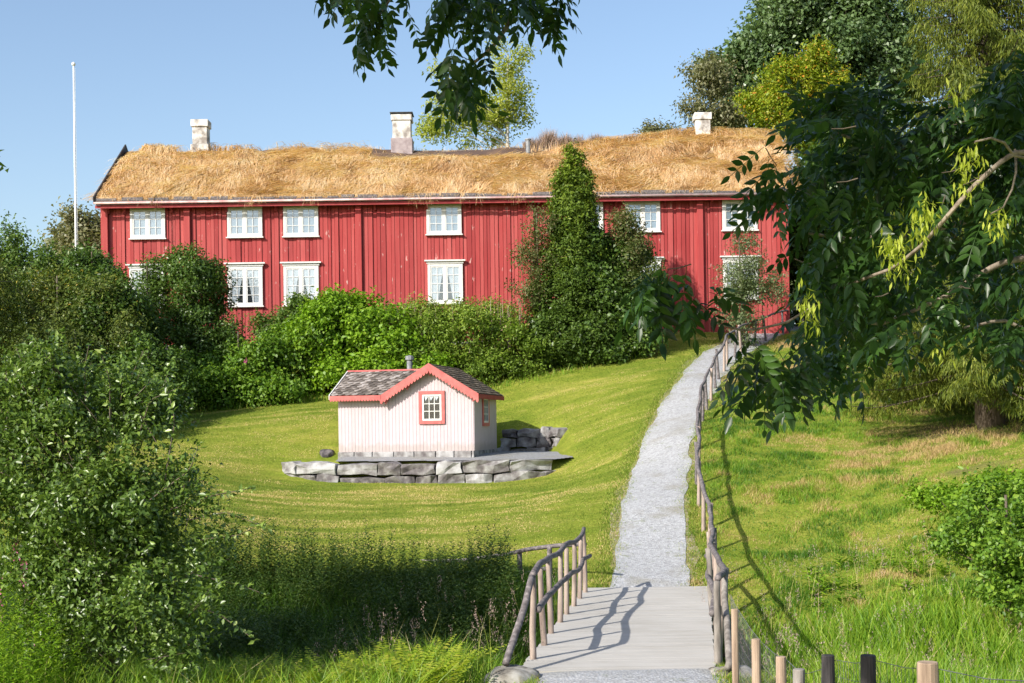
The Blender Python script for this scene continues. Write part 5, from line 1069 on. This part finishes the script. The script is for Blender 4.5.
# large near bush
def lob2(px, py, Y, rx, ry, dep, w=1): return lobe(px, py, Y, rx, ry, dep, w)
plant('near_bush', 'large near bush with small glossy two-toned leaves and long loose shoots', 'bush', (float(at(110, 500, 16)[0]), 16.0, gpt(at(110, 500, 16)[0], 16.0)),
      [lob2(85, 440, 16.2, 72, 60, 0.9), lob2(45, 500, 16, 75, 70, 1.0), lob2(125, 510, 16, 66, 60, 0.9), lob2(105, 575, 15.8, 85, 70, 0.9), lob2(160, 620, 15.4, 62, 50, 0.7), lob2(60, 640, 15.6, 60, 50, 0.7), lob2(50, 385, 16.4, 50, 36, 0.7), lob2(120, 395, 16.2, 28, 46, 0.5, 0.7), lob2(150, 430, 16.2, 26, 40, 0.5, 0.6), lob2(205, 560, 16, 30, 34, 0.5, 0.5), lob2(10, 430, 16.4, 55, 80, 0.9), lob2(200, 500, 15.9, 26, 12, 0.3, 0.5)],
      1900, 20, 0.070, LM['near'], 330, cr_=0.11, W=0.62, five=True, shell=0.7, rag=0.5, nlimb=60, crown='foliage', sprig=(420, 0.42, 16), sub=7, trunk=((float(at(110, 500, 16)[0]), 16.0, gpt(at(110, 500, 16)[0], 16.0)), (float(at(112, 500, 16)[0]), 16.1, -1.3), 0.05))
def shoots(parent, specs, seed, L, mat, lm):
    r = rngf(seed)
    for pts in specs:
        m = MB(); P, T, Nn = [], [], []
        Q = resample(np.array([at(*p) for p in pts]), 0.035); m.tube(Q[::3], list(np.linspace(0.009, 0.003, len(Q[::3]))), 4, cap=False)
        for i, q in enumerate(Q[3:]):
            for _ in range(2 if i % 2 else 1):
                P.append(q + r.normal(size=3) * 0.012); T.append(r.normal(size=3) + (Q[min(i + 4, len(Q) - 1)] - q) * 8); Nn.append(r.normal(size=3) * 0.5 + (0, -0.3, 1))
        sh_ = m.build('shoot', MAT['bark'], parent); P = np.array(P); leaf_mesh('shoot_leaves', P, np.array(Nn), L * r.uniform(0.7, 1.3, len(P)), L * 0.55, r, 0.6 + 0.25 * r.normal(size=len(P)), lm, sh_, T=np.array(T), five=True)
nb_ = [o for o in bpy.data.objects if o.name == 'near_bush'][0]
shoots(nb_, [[(60, 400, 16), (62, 360, 16), (55, 335, 15.9)], [(165, 480, 15.8), (175, 420, 15.8), (165, 378, 15.8)], [(170, 510, 15.8), (215, 495, 15.7), (258, 487, 15.6)], [(150, 500, 15.6), (190, 470, 15.7), (200, 440, 15.7)], [(200, 540, 15.7), (240, 535, 15.7), (258, 525, 15.7)], [(195, 575, 15.6), (240, 585, 15.6), (272, 597, 15.6)],
             [(190, 520, 15.8), (225, 512, 15.8), (268, 528, 15.8)], [(110, 420, 15.9), (110, 380, 15.9), (100, 350, 15.9)], [(20, 400, 16), (25, 370, 16), (15, 345, 16)], [(140, 430, 15.9), (150, 400, 15.8), (185, 385, 15.8)], [(85, 400, 16), (85, 365, 16), (90, 340, 16)], [(180, 600, 15.4), (220, 615, 15.3), (255, 640, 15.2)]], 331, 0.085, None, LM['near'])
# ------------------------------------------------------------ trees behind, and to the right
def thin(name, *a, **k): return plant(name, *a, **k)
plant('birch_tree', 'light yellow-green birch rising behind the ridge beside the middle chimney', 'tree', gb(490, 72), [lobe(508, 65, 72, 18, 22, 1.2), lobe(515, 95, 72, 20, 22, 1.4), lobe(500, 120, 72, 30, 20, 1.6), lobe(470, 118, 72, 24, 24, 1.5), lobe(440, 130, 72, 24, 16, 1.4), lobe(445, 100, 72, 14, 10, 0.8), lobe(435, 75, 72, 8, 12, 0.6)], 470, 18, 0.17, LM['birch'], 340, cr_=0.26, shell=0.85, bark='birchbark', trunk=(gb(505, 72), P3(510, 55, 72), 0.16), nlimb=30)
plant('large_broadleaf_tree', 'huge dark green broadleaf tree towering beyond the end chimney', 'tree', gb(830, 74), [lobe(790, 20, 73, 45, 40, 3), lobe(845, 30, 73, 50, 50, 3), lobe(770, 60, 73, 36, 34, 2.5), lobe(735, 80, 73, 26, 28, 2), lobe(750, 115, 73, 34, 26, 2.2), lobe(800, 90, 73, 50, 45, 3), lobe(870, 100, 73, 60, 60, 3), lobe(890, 20, 74, 50, 60, 3), lobe(850, 180, 73, 70, 60, 3), lobe(830, 250, 73, 60, 60, 3), lobe(800, -20, 73, 45, 40, 3), lobe(870, -50, 74, 60, 60, 3)], 3900, 24, 0.24, LM['maple'], 341, cr_=0.34, W=0.75, rag=0.4, trunk=(gb(830, 74), P3(835, 30, 74), 0.45), nlimb=30)
plant('airy_tree', 'thin olive-brown tree with hanging twigs behind the end chimney', 'tree', gb(715, 69), [lobe(700, 70, 69, 16, 14, 1.2), lobe(720, 85, 69, 22, 22, 1.4), lobe(700, 110, 69, 18, 20, 1.3), lobe(730, 118, 69, 24, 16, 1.4)], 330, 20, 0.17, LM['airy'], 342, cr_=0.28, shell=0.85, nlimb=30, droop=1.5)
plant('rowan_tree', 'yellow-green rowan with orange berry clusters beyond the roof end', 'tree', gb(800, 64), [lobe(812, 62, 64, 24, 18, 1.3), lobe(795, 85, 64, 28, 22, 1.5), lobe(775, 110, 64, 30, 22, 1.5), lobe(825, 95, 64, 24, 30, 1.4), lobe(800, 130, 64, 40, 26, 1.6)], 1000, 24, 0.15, LM['rowan'], 343, cr_=0.24, nlimb=20, colr=(0.6, 0.36), rag=0.6)
plant('ridge_bush', 'small dark bush just showing over the straw ridge', 'shrub', gb(665, 70), [lobe(665, 134, 70, 16, 8, 1.0), lobe(650, 140, 70, 14, 8, 1.0)], 120, 20, 0.16, LM['airy'], 344, cr_=0.22)
plant('side_tree', 'dark tree filling the gap between the house end and the spruce', 'tree', gb(860, 60), [lobe(840, 180, 60, 50, 50, 2.2), lobe(860, 250, 60, 60, 60, 2.5), lobe(820, 290, 60, 30, 40, 1.6), lobe(900, 220, 60, 50, 70, 2.5), lobe(850, 320, 59, 50, 30, 2.0), lobe(808, 250, 61, 22, 40, 1.2), lobe(806, 310, 61, 20, 30, 1.2)], 2200, 22, 0.2, LM['dark'], 345, cr_=0.3, W=0.65, trunk=(gb(860, 60), P3(860, 200, 60), 0.25), nlimb=20)
def spruce(name, label, base, top, Rmax, n_whorl, seed, lm, zlow=0.12, dens=1.0):
    r = rngf(seed); o = empty(name, base); tag(o, label, 'conifer'); base = np.array(base); top = np.array(top); H = top[2] - base[2]
    m = MB(); m.tube([base - (0, 0, 0.2), base + (top - base) * 0.5, top], [Rmax * 0.09, Rmax * 0.05, 0.03], 9, rough=0.05, rng=r); mb2 = MB(); P, T, Nn, Ls = [], [], [], []
    for i in range(n_whorl):
        f = zlow + (1 - zlow) * (i / n_whorl) ** 0.95; Lb = Rmax * (1 - f) ** 0.72 * r.uniform(0.85, 1.1) + 0.15; zc = base[2] + H * f
        for b in range(7):
            th = b * 0.9 + i * 1.7 + r.uniform(-0.3, 0.3); L0 = Lb * r.uniform(0.75, 1.1); d = np.array([math.cos(th), math.sin(th), 0]); a = base + (top - base) * f; ns = max(4, int(L0 / 0.22)); s = np.linspace(0, 1, ns)
            Q = a[None] + d * (s * L0)[:, None] + np.array([0, 0, 1.0]) * ((0.10 * s - 0.42 * s ** 1.6 + 0.20 * s ** 4) * L0)[:, None]
            mb2.tube(Q[::2] if ns > 5 else Q, list(np.linspace(0.035, 0.008, len(Q[::2] if ns > 5 else Q))), 4, cap=False)
            side = np.array([-d[1], d[0], 0])
            for q_, ss in zip(Q[1:], s[1:]):
                nn = int((44 if ss > 0.3 else 14) * dens)
                lat = r.uniform(-1, 1, nn) * (0.45 * L0 * 0.35 * (1.1 - ss * 0.6) + 0.1)
                c = q_ + side * lat[:, None] + np.array([0, 0, -1.0]) * (np.abs(lat) * 0.35)[:, None] + r.normal(size=(nn, 3)) * 0.07
                P.append(c); T.append(np.array([0, 0, -1.0]) + d * 0.35 + side * (np.sign(lat) * 0.3)[:, None] + r.normal(size=(nn, 3)) * 0.3); Nn.append(d * 0.9 + r.normal(size=(nn, 3)) * 0.5); Ls.append(r.uniform(0.09, 0.24, nn))
    P = np.concatenate(P); leaf_mesh('needles', P, np.concatenate(Nn), np.concatenate(Ls), 0.026, r, 0.5 + 0.22 * r.normal(size=len(P)) + 0.3 * (fbm(P[:, 0] * 0.7, P[:, 1] * 0.7, P[:, 2] * 0.7, 3) - 0.5), lm, o, T=np.concatenate(T), fold=0.15)
    m.add(mb2.v, mb2.f); m.build('trunk', MAT['bark'], o, smooth=True)
sb = at(990, 440, 36.3); spruce('spruce_tree', 'tall spruce with drooping yellow-green sprays above its shaded foot', (sb[0], 36.3, gpt(sb[0], 36.3)), (sb[0] + 0.2, 36.5, gpt(sb[0], 36.3) + 16.5), 4.3, 50, 350, LM['spruce'], 0.065, 1.9)
sb = at(1130, 440, 44); spruce('spruce_tree', 'second spruce mostly hidden behind the first one and cut by the picture edge', (sb[0], 44, gpt(sb[0], 44)), (sb[0], 44.2, gpt(sb[0], 44) + 18), 4.8, 34, 351, LM['spruce'], 0.05, 0.8)
plant('deep_shade_bush', 'dark bush added as deep shade behind the foot of the tall spruce', 'shrub', gb(975, 42), [lobe(940, 410, 42, 50, 34, 1.4), lobe(1010, 400, 42, 50, 40, 1.4), lobe(1060, 400, 42, 40, 50, 1.4), lobe(985, 370, 43, 60, 40, 1.5)], 1300, 20, 0.14, LM['dark'], 354, cr_=0.2, W=0.6, crown='foliage')  # added dark mass behind the trunk, its tone stands for deep shade
plant('bramble_bush', 'dark green bramble bush spilling over the meadow at its edge', 'bush', gb(1005, 21.5), [lobe(1010, 520, 22, 50, 30, 0.9), lobe(990, 545, 21.5, 42, 34, 0.9), lobe(1030, 570, 21, 46, 44, 1.0), lobe(965, 525, 22, 22, 22, 0.6), lobe(1015, 600, 20.5, 30, 26, 0.7)], 430, 20, 0.085, LM['rose'], 352, cr_=0.13, W=0.8, five=True, crown='foliage', nlimb=30, rag=0.7, sub=10, shell=0.7, colr=(0.5, 0.35), sprig=(160, 0.4, 12))
plant('slope_shrub', 'low green shrub in the shade at the foot of the spruce', 'shrub', gb(1000, 27), [lobe(1000, 490, 27, 40, 12, 0.8), lobe(960, 500, 26.5, 40, 10, 0.8)], 260, 18, 0.09, LM['bright'], 353, cr_=0.13, W=0.7, crown='foliage')

# ------------------------------------------------------------ the ash tree over the viewer
def leaflet():
    t = np.array([0, 0.2, 0.45, 0.72, 1.0]); w_ = np.array([0, 0.78, 1.0, 0.60, 0.0]) * 0.205
    mid = [(x_, 0.0, -0.10 * x_ * x_) for x_ in t]; l = [(t[i], w_[i], 0.05 - 0.10 * t[i] ** 2) for i in (1, 2, 3)]; r_ = [(t[i], -w_[i], 0.05 - 0.10 * t[i] ** 2) for i in (1, 2, 3)]
    V = np.array(mid + l + r_); q = [(1, 2, 6, 5), (2, 3, 7, 6), (1, 8, 9, 2), (2, 9, 10, 3)]; tr = [(0, 1, 5), (3, 4, 7), (0, 8, 1), (3, 10, 4)]
    return V, np.array(q), np.array(tr)
LV, LQ, LT = leaflet()
def compound(r, npair, Lr_, ll):
    """one pinnate leaf along +x, drooping; returns verts, quads, tris"""
    V, Q, T = [], [], []; off = 0
    items = [(k, sg) for k in range(npair) for sg in (-1, 1)] + [(npair, 0)]
    bow = r.uniform(0.15, 0.5)
    for k, sg in items:
        s = 0.22 + 0.78 * k / npair; px_ = s * Lr_; pz = -bow * s * s * Lr_
        ang = sg * r.uniform(0.85, 1.15); l = ll * r.uniform(0.8, 1.1) * (1.0 if k else 0.8); dp = -r.uniform(0.2, 0.75); rollx = r.uniform(-0.4, 0.4)
        v = LV * np.array([l, l, l]); c_, s_ = math.cos(rollx), math.sin(rollx); v = np.stack([v[:, 0], v[:, 1] * c_ - v[:, 2] * s_, v[:, 1] * s_ + v[:, 2] * c_], 1)
        c_, s_ = math.cos(dp), math.sin(dp); v = np.stack([v[:, 0] * c_ - v[:, 2] * s_, v[:, 1], v[:, 0] * s_ + v[:, 2] * c_], 1)
        c_, s_ = math.cos(ang), math.sin(ang); v = np.stack([v[:, 0] * c_ - v[:, 1] * s_, v[:, 0] * s_ + v[:, 1] * c_, v[:, 2]], 1)
        V.append(v + np.array([px_, 0, pz])); Q.append(LQ + off); T.append(LT + off); off += len(LV)
    # midrib as a thin strip
    ss = np.linspace(0, 1, 5); st = []
    for s in ss: st += [(s * Lr_, 0.0016, -bow * s * s * Lr_), (s * Lr_, -0.0016, -bow * s * s * Lr_)]
    V.append(np.array(st)); Q.append(np.array([[2 * i, 2 * i + 1, 2 * i + 3, 2 * i + 2] for i in range(4)]) + off)
    return np.concatenate(V), np.concatenate(Q), np.concatenate(T)
def pip(px, py, poly):
    ins = False; n = len(poly)
    for i in range(n):
        (x1, y1), (x2, y2) = poly[i], poly[(i + 1) % n]
        if (y1 > py) != (y2 > py) and px < (x2 - x1) * (py - y1) / (y2 - y1) + x1: ins = not ins
    return ins
sunv = np.array(tosun)
GAPS = [(927, 668, 7.7, 0.3), (955, 345, 5.8, 0.16), (780, 370, 5.8, 0.10), (1000, 345, 5.9, 0.2), (968, 165, 5.45, 0.2), (925, 220, 5.5, 0.2), (894, 252, 5.5, 0.2), (997, 222, 5.45, 0.15), (809, 308, 5.6, 0.14), (985, 145, 5.4, 0.14), (1000, 300, 6.0, 0.2), (905, 340, 5.9, 0.16), (880, 200, 6.2, 0.14), (950, 205, 6.0, 0.2), (1010, 200, 6.0, 0.2), (840, 330, 5.9, 0.13), (930, 150, 6.4, 0.15), (980, 260, 5.9, 0.2), (840, 260, 6.0, 0.10), (865, 375, 5.9, 0.12), (1000, 230, 7.2, 0.2), (930, 300, 7.4, 0.25), (870, 260, 7.4, 0.16), (980, 100, 7, 0.2), (968, 170, 6.25, 0.26), (925, 218, 6.2, 0.22), (893, 250, 6.1, 0.26), (997, 225, 6.2, 0.2), (810, 305, 6.3, 0.16), (960, 325, 6.1, 0.26), (890, 300, 6.0, 0.14), (846, 150, 6.5, 0.1), (940, 270, 6.0, 0.22), (860, 355, 5.9, 0.15), (990, 130, 6.5, 0.18), (480, 95, 7.2, 0.12)]
def ash():
    r = rngf(400); tmpl = [compound(r, int(r.integers(4, 6)), r.uniform(0.19, 0.26), r.uniform(0.070, 0.090)) for _ in range(14)]
    tb = np.array([5.6, 4.2, 0.0]); tb[2] = gpt(5.6, 4.2); o = empty('ash_tree', tb); tag(o, 'ash tree overhead with dark hanging pinnate leaves framing the view', 'tree')
    Vs, Qs, Ts, Cs = [], [], [], []; off = 0
    def leaf(p, d, up=None, sc=1.0):
        nonlocal off
        V, Q, T = tmpl[r.integers(len(tmpl))]; d = d / np.linalg.norm(d); u = np.array([0, 0, 1.0]) + r.normal(size=3) * 0.35 if up is None else up
        s = np.cross(u, d); s /= np.linalg.norm(s); u = np.cross(d, s); M = np.stack([d, s, u]); Vw = (V * sc) @ M + p
        for g_ in GAPS:                                     # openings where the sun comes through
            v = Vw.mean(0) - at(*g_[:3]); t = v @ sunv
            if t > 0.12 and np.linalg.norm(v - t * sunv) < g_[3] * 0.8: return
        Vs.append(Vw); Qs.append(Q + off); Ts.append(T + off); Cs.append(np.full(len(V), np.clip(0.5 + 0.25 * r.normal(), 0, 1))); off += len(V)
    wood = MB(); twigs = MB()
    def limb(pts, r0, r1, wob=0.02): 
        Q = resample(np.array([np.array(p) if len(p) == 3 and False else p for p in pts], float), 0.08); k = len(Q)
        W2 = np.stack([fbm(np.arange(k) * 0.25, q * 7.7 + r.uniform(0, 90), 0, 5, 2) - 0.5 for q in range(3)], 1) * wob * 3; W2[0] = 0; wood.tube(Q + W2, list(np.linspace(r0, r1, k)), 7, rough=0.06, rng=r, cap=False); return Q + W2
    def region(poly, n, y0, y1, hang=(-0.15, 0, -0.38), left=0.45, twig=0.1, dens_edge=None):
        xs = [p[0] for p in poly]; ys = [p[1] for p in poly]; c = 0
        while c < n:
            px, py = r.uniform(min(xs), max(xs)), r.uniform(min(ys), max(ys))
            if not pip(px, py, poly): continue
            Y = r.uniform(y0, y1); p = at(px, py, Y); nl = int(r.integers(2, 5)); base_th = r.uniform(0, 6.28)
            ax = nrm(np.array([r.normal() * 0.6 - left, r.normal() * 0.5, 0.3 * r.normal() - 0.15])); 
            if r.random() < twig: twigs.tube([p - ax * 0.1 + (0, 0, 0.01), p - ax * 0.05, p], [0.003, 0.0025, 0.002], 4, cap=False)
            for j in range(nl):
                th = base_th + j * 2 * math.pi / nl; d = ax * 0.5 + np.array([math.cos(th), math.sin(th), 0]) * 0.8 + np.array(hang) + r.normal(size=3) * 0.15
                leaf(p - ax * 0.04 * j, d, sc=r.uniform(0.75, 1.1)); c += 1
    # right-hand mass; polygon marks where leaf bases sit (leaves hang below and beside)
    region([(1035, 60), (985, 95), (950, 110), (900, 112), (868, 100), (845, 95), (812, 92), (800, 110), (802, 160), (788, 205), (800, 250), (830, 300), (800, 345), (835, 370), (880, 345), (930, 330), (1035, 340)], 560, 5.6, 8.4)
    region([(790, 130), (850, 85), (900, 95), (950, 105), (1000, 80), (1035, 60), (1035, 160), (800, 170)], 130, 5.8, 7.8, hang=(-0.3, 0, 0.05))
    region([(795, 150), (900, 130), (1035, 120), (1035, 330), (880, 345), (830, 365), (795, 340)], 200, 7.6, 9.6)
    region([(1035, 20), (1010, 40), (990, 80), (1035, 100)], 26, 6.0, 7.5)
    region([(900, 110), (960, 100), (1035, 60), (1035, 330), (900, 320)], 100, 6.0, 7.4)
    region([(800, 130), (850, 110), (900, 130), (900, 330), (820, 340), (805, 250)], 170, 5.6, 7.4)
    region([(800, 100), (870, 98), (950, 118), (940, 140), (805, 130)], 44, 6.4, 7.2, hang=(-0.1, 0, 0.8))
    region([(940, 120), (1035, 110), (1035, 200), (960, 200)], 60, 6.0, 7.5, hang=(-0.4, 0, 0.1))
    region([(735, 330), (800, 330), (850, 350), (860, 375), (800, 385), (745, 380)], 46, 5.8, 7.0, hang=(-0.3, 0, -0.7))
    region([(645, 268), (672, 258), (688, 275), (682, 300), (656, 318), (642, 295)], 28, 5.6, 6.4, hang=(-0.25, 0, -0.6)); region([(690, 280), (705, 285), (705, 300), (690, 300)], 3, 5.8, 6.2, hang=(0.5, 0, -0.3))
    region([(775, 165), (800, 150), (800, 205), (778, 205)], 10, 6, 7, hang=(-0.6, 0, -0.3))
    # hanging boughs at the top of the view
    region([(330, -30), (590, -30), (555, -5), (530, 5), (500, 8), (470, 5), (430, 20), (400, 22), (375, 25), (350, 8)], 92, 6.8, 8.2, hang=(-0.1, 0, -0.7), left=0.0)
    region([(360, 0), (400, 0), (400, 35), (370, 35)], 10, 7, 7.6, hang=(0, 0, -1.0), left=0.1)
    region([(455, 50), (488, 45), (492, 72), (458, 80)], 26, 6.9, 7.6, hang=(0, 0, -0.9), left=0.2); region([(530, -10), (575, -10), (560, 15), (535, 15)], 8, 7, 7.6, hang=(0.4, 0, -0.6), left=-0.3)
    # wood seen in the photograph
    tb2 = tb + np.array([0, 0, 2.3]); hub = tb + np.array([-0.1, 0.1, 3.6])
    limb([at(1060, 148, 5.6), at(1010, 155, 5.5), at(975, 185, 5.45), at(950, 215, 5.45), at(925, 245, 5.6), at(890, 270, 5.9), at(850, 285, 6.2), at(790, 322, 6.2), at(745, 330, 6.1), at(715, 322, 6.0), at(690, 290, 5.9)], 0.0115, 0.004, 0.008)
    limb([at(1060, 165, 5.6), at(1014, 156, 5.5), at(1004, 142, 5.45), at(985, 138, 5.4), at(962, 150, 5.4)], 0.008, 0.004, 0.006); limb([at(1015, 150, 5.6), at(1016, 170, 5.5), at(1010, 195, 5.45), at(1000, 210, 5.45), at(985, 215, 5.4)], 0.006, 0.003, 0.008)
    limb([at(1060, 250, 6.6), at(1000, 262, 6.5), at(940, 300, 6.4), at(880, 325, 6.3), at(860, 320, 6.2)], 0.018, 0.006, 0.012); limb([at(1060, 345, 6.4), at(1000, 320, 6.3), at(950, 330, 6.2)], 0.012, 0.005, 0.01)
    limb([at(1060, 120, 7.4), at(960, 140, 7.2), at(880, 150, 7.0), at(830, 130, 6.8)], 0.02, 0.006, 0.015); limb([at(1050, 200, 7.6), at(930, 230, 7.4), at(850, 240, 7.2), at(800, 230, 7.0)], 0.02, 0.006, 0.015)
    limb([at(560, -60, 7.6), at(520, -10, 7.5), at(507, 25, 7.4), at(490, 50, 7.3), at(470, 65, 7.3)], 0.022, 0.008, 0.012); limb([at(430, -60, 7.6), at(405, -20, 7.5), at(380, 15, 7.4)], 0.015, 0.005, 0.01)
    for a_ in ((1060, 148, 5.6), (1060, 165, 5.6), (1060, 250, 6.6), (1060, 345, 6.4), (1060, 120, 7.4), (1050, 200, 7.6)):
        p = at(*a_); m_ = (p + hub) / 2 + np.array([0.3, 0.3, 0.1]); wood.tube([p, m_, hub], [0.022, 0.035, 0.09], 7, cap=False)
    for a_ in ((560, -60, 7.6), (430, -60, 7.6)):
        p = at(*a_); m_ = (p + hub) / 2 + np.array([0.2, 0.2, 1.6]); wood.tube([p, (p + m_) / 2 + (0, 0, 0.35), m_, hub + (0, 0, 0.8)], [0.02, 0.04, 0.07, 0.12], 7, cap=False)
    wood.tube([tb - (0, 0, 0.2), tb + (0.05, 0, 1.2), tb2, hub, hub + (-0.3, -0.2, 2.0), hub + (-0.8, -0.8, 4.0)], [0.36, 0.30, 0.27, 0.24, 0.15, 0.06], 12, rough=0.04, rng=r)
    wood.tube([hub + (0, 0, 0.3), hub + (-2.0, -1.0, 1.3), hub + (-4.2, -2.0, 1.9)], [0.14, 0.09, 0.04], 8, cap=False); wood.tube([hub + (0, 0, 0.6), hub + (-2.2, 1.4, 1.6), hub + (-4.4, 1.2, 2.4)], [0.13, 0.08, 0.03], 8, cap=False)
    npmesh('leaves', np.concatenate(Vs), np.concatenate(Qs), np.concatenate(Ts), col=np.concatenate(Cs), mat=LM['ash'], parent=o)
    wood.build('trunk', MAT['ashbark'], o, smooth=True); tw = twigs.build('twigs', MAT['bark'], o); tw['kind'] = 'stuff'
    # upper crown, above the view
    lob = [((1.6, 2.6, 4.6), (2.6, 2.2, 1.5)), ((3.6, 3.4, 4.6), (2.6, 2.4, 1.9)), ((0.0, 3.0, 4.4), (2.2, 1.8, 1.1)), ((2.0, 4.6, 4.7), (2.4, 1.6, 1.3)), ((4.6, 2.6, 6.0), (2.6, 2.6, 1.6)), ((1.5, 1.0, 5.2), (2.4, 2.0, 1.2)), ((-1.6, 2.2, 4.3), (1.4, 1.8, 0.9)), ((1.2, 2.2, 3.2), (2.6, 1.2, 0.8)), ((-1.6, 5.6, 4.1), (1.7, 1.3, 0.9)), ((-0.2, 6.0, 3.7), (1.3, 1.2, 0.7)), ((0.6, 4.6, 3.0), (1.3, 1.0, 0.7)), ((1.8, 5.2, 3.2), (1.3, 1.2, 0.7)), ((-3.0, 4.8, 4.6), (1.3, 1.2, 0.7)), ((-2.2, 3.4, 3.4), (1.3, 1.2, 0.7)), ((-1.0, 4.4, 3.0), (1.0, 1.0, 0.6))]
    P, N0, cc, C = lobe_points(r, lob, 5600, 16, 0.26, 0.85, 5, 0.3)
    k = (P[:, 2] > 0.34 * np.maximum(P[:, 1], 0) + 0.55) & (np.hypot(P[:, 0], P[:, 1]) + np.abs(P[:, 2]) > 2.0); P, N0 = P[k], N0[k]
    keep = np.ones(len(P), bool)
    for g_ in GAPS:
        c = at(*g_[:3]); v = P - c; t = v @ sunv; keep &= (np.linalg.norm(v - t[:, None] * sunv, axis=1) > g_[3]) | (t < 0.1)
    P, N0 = P[keep], N0[keep]
    leaf_mesh('upper_crown', P, N0, 0.20 * r.uniform(0.7, 1.2, len(P)), 0.085, r, 0.5 + 0.25 * r.normal(size=len(P)), LM['ash'], o, droop=1.0)
    # bunches of winged seeds
    for (px, py, Y, n) in [(1000 - 0, 175, 6.5, 0), (968, 158, 5.45, 60), (966, 180, 5.45, 50), (925, 214, 5.5, 80), (892, 244, 5.5, 90), (898, 262, 5.5, 50), (919, 232, 5.5, 40), (997, 220, 5.45, 60), (958, 92, 5.6, 26), (806, 300, 5.6, 36), (812, 316, 5.6, 24), (975, 130, 6.6, 26), (982, 118, 6.7, 20), (810, 308, 6.3, 30), (818, 290, 6.3, 16), (941, 350, 6.1, 22), (846, 145, 6.5, 14), (843, 165, 6.5, 10), (905, 205, 6.4, 14), (482, 95, 7.2, 26), (476, 110, 7.2, 14), (496, 14, 7.4, 20), (350, 12, 7.5, 8), (1010, 120, 6.6, 14)]:
        if not n: continue
        c = at(px, py, Y); P = c + r.normal(size=(n, 3)) * np.array([0.026, 0.03, 0.036]); T = np.array([0, 0, -1.0]) + r.normal(size=(n, 3)) * 0.13
        leaf_mesh('seed_cluster', P, r.normal(size=(n, 3)) + (0, -0.6, 0), 0.042, 0.0105, r, r.random(n), LM['keys'], o, T=T, fold=0.05)
ash()
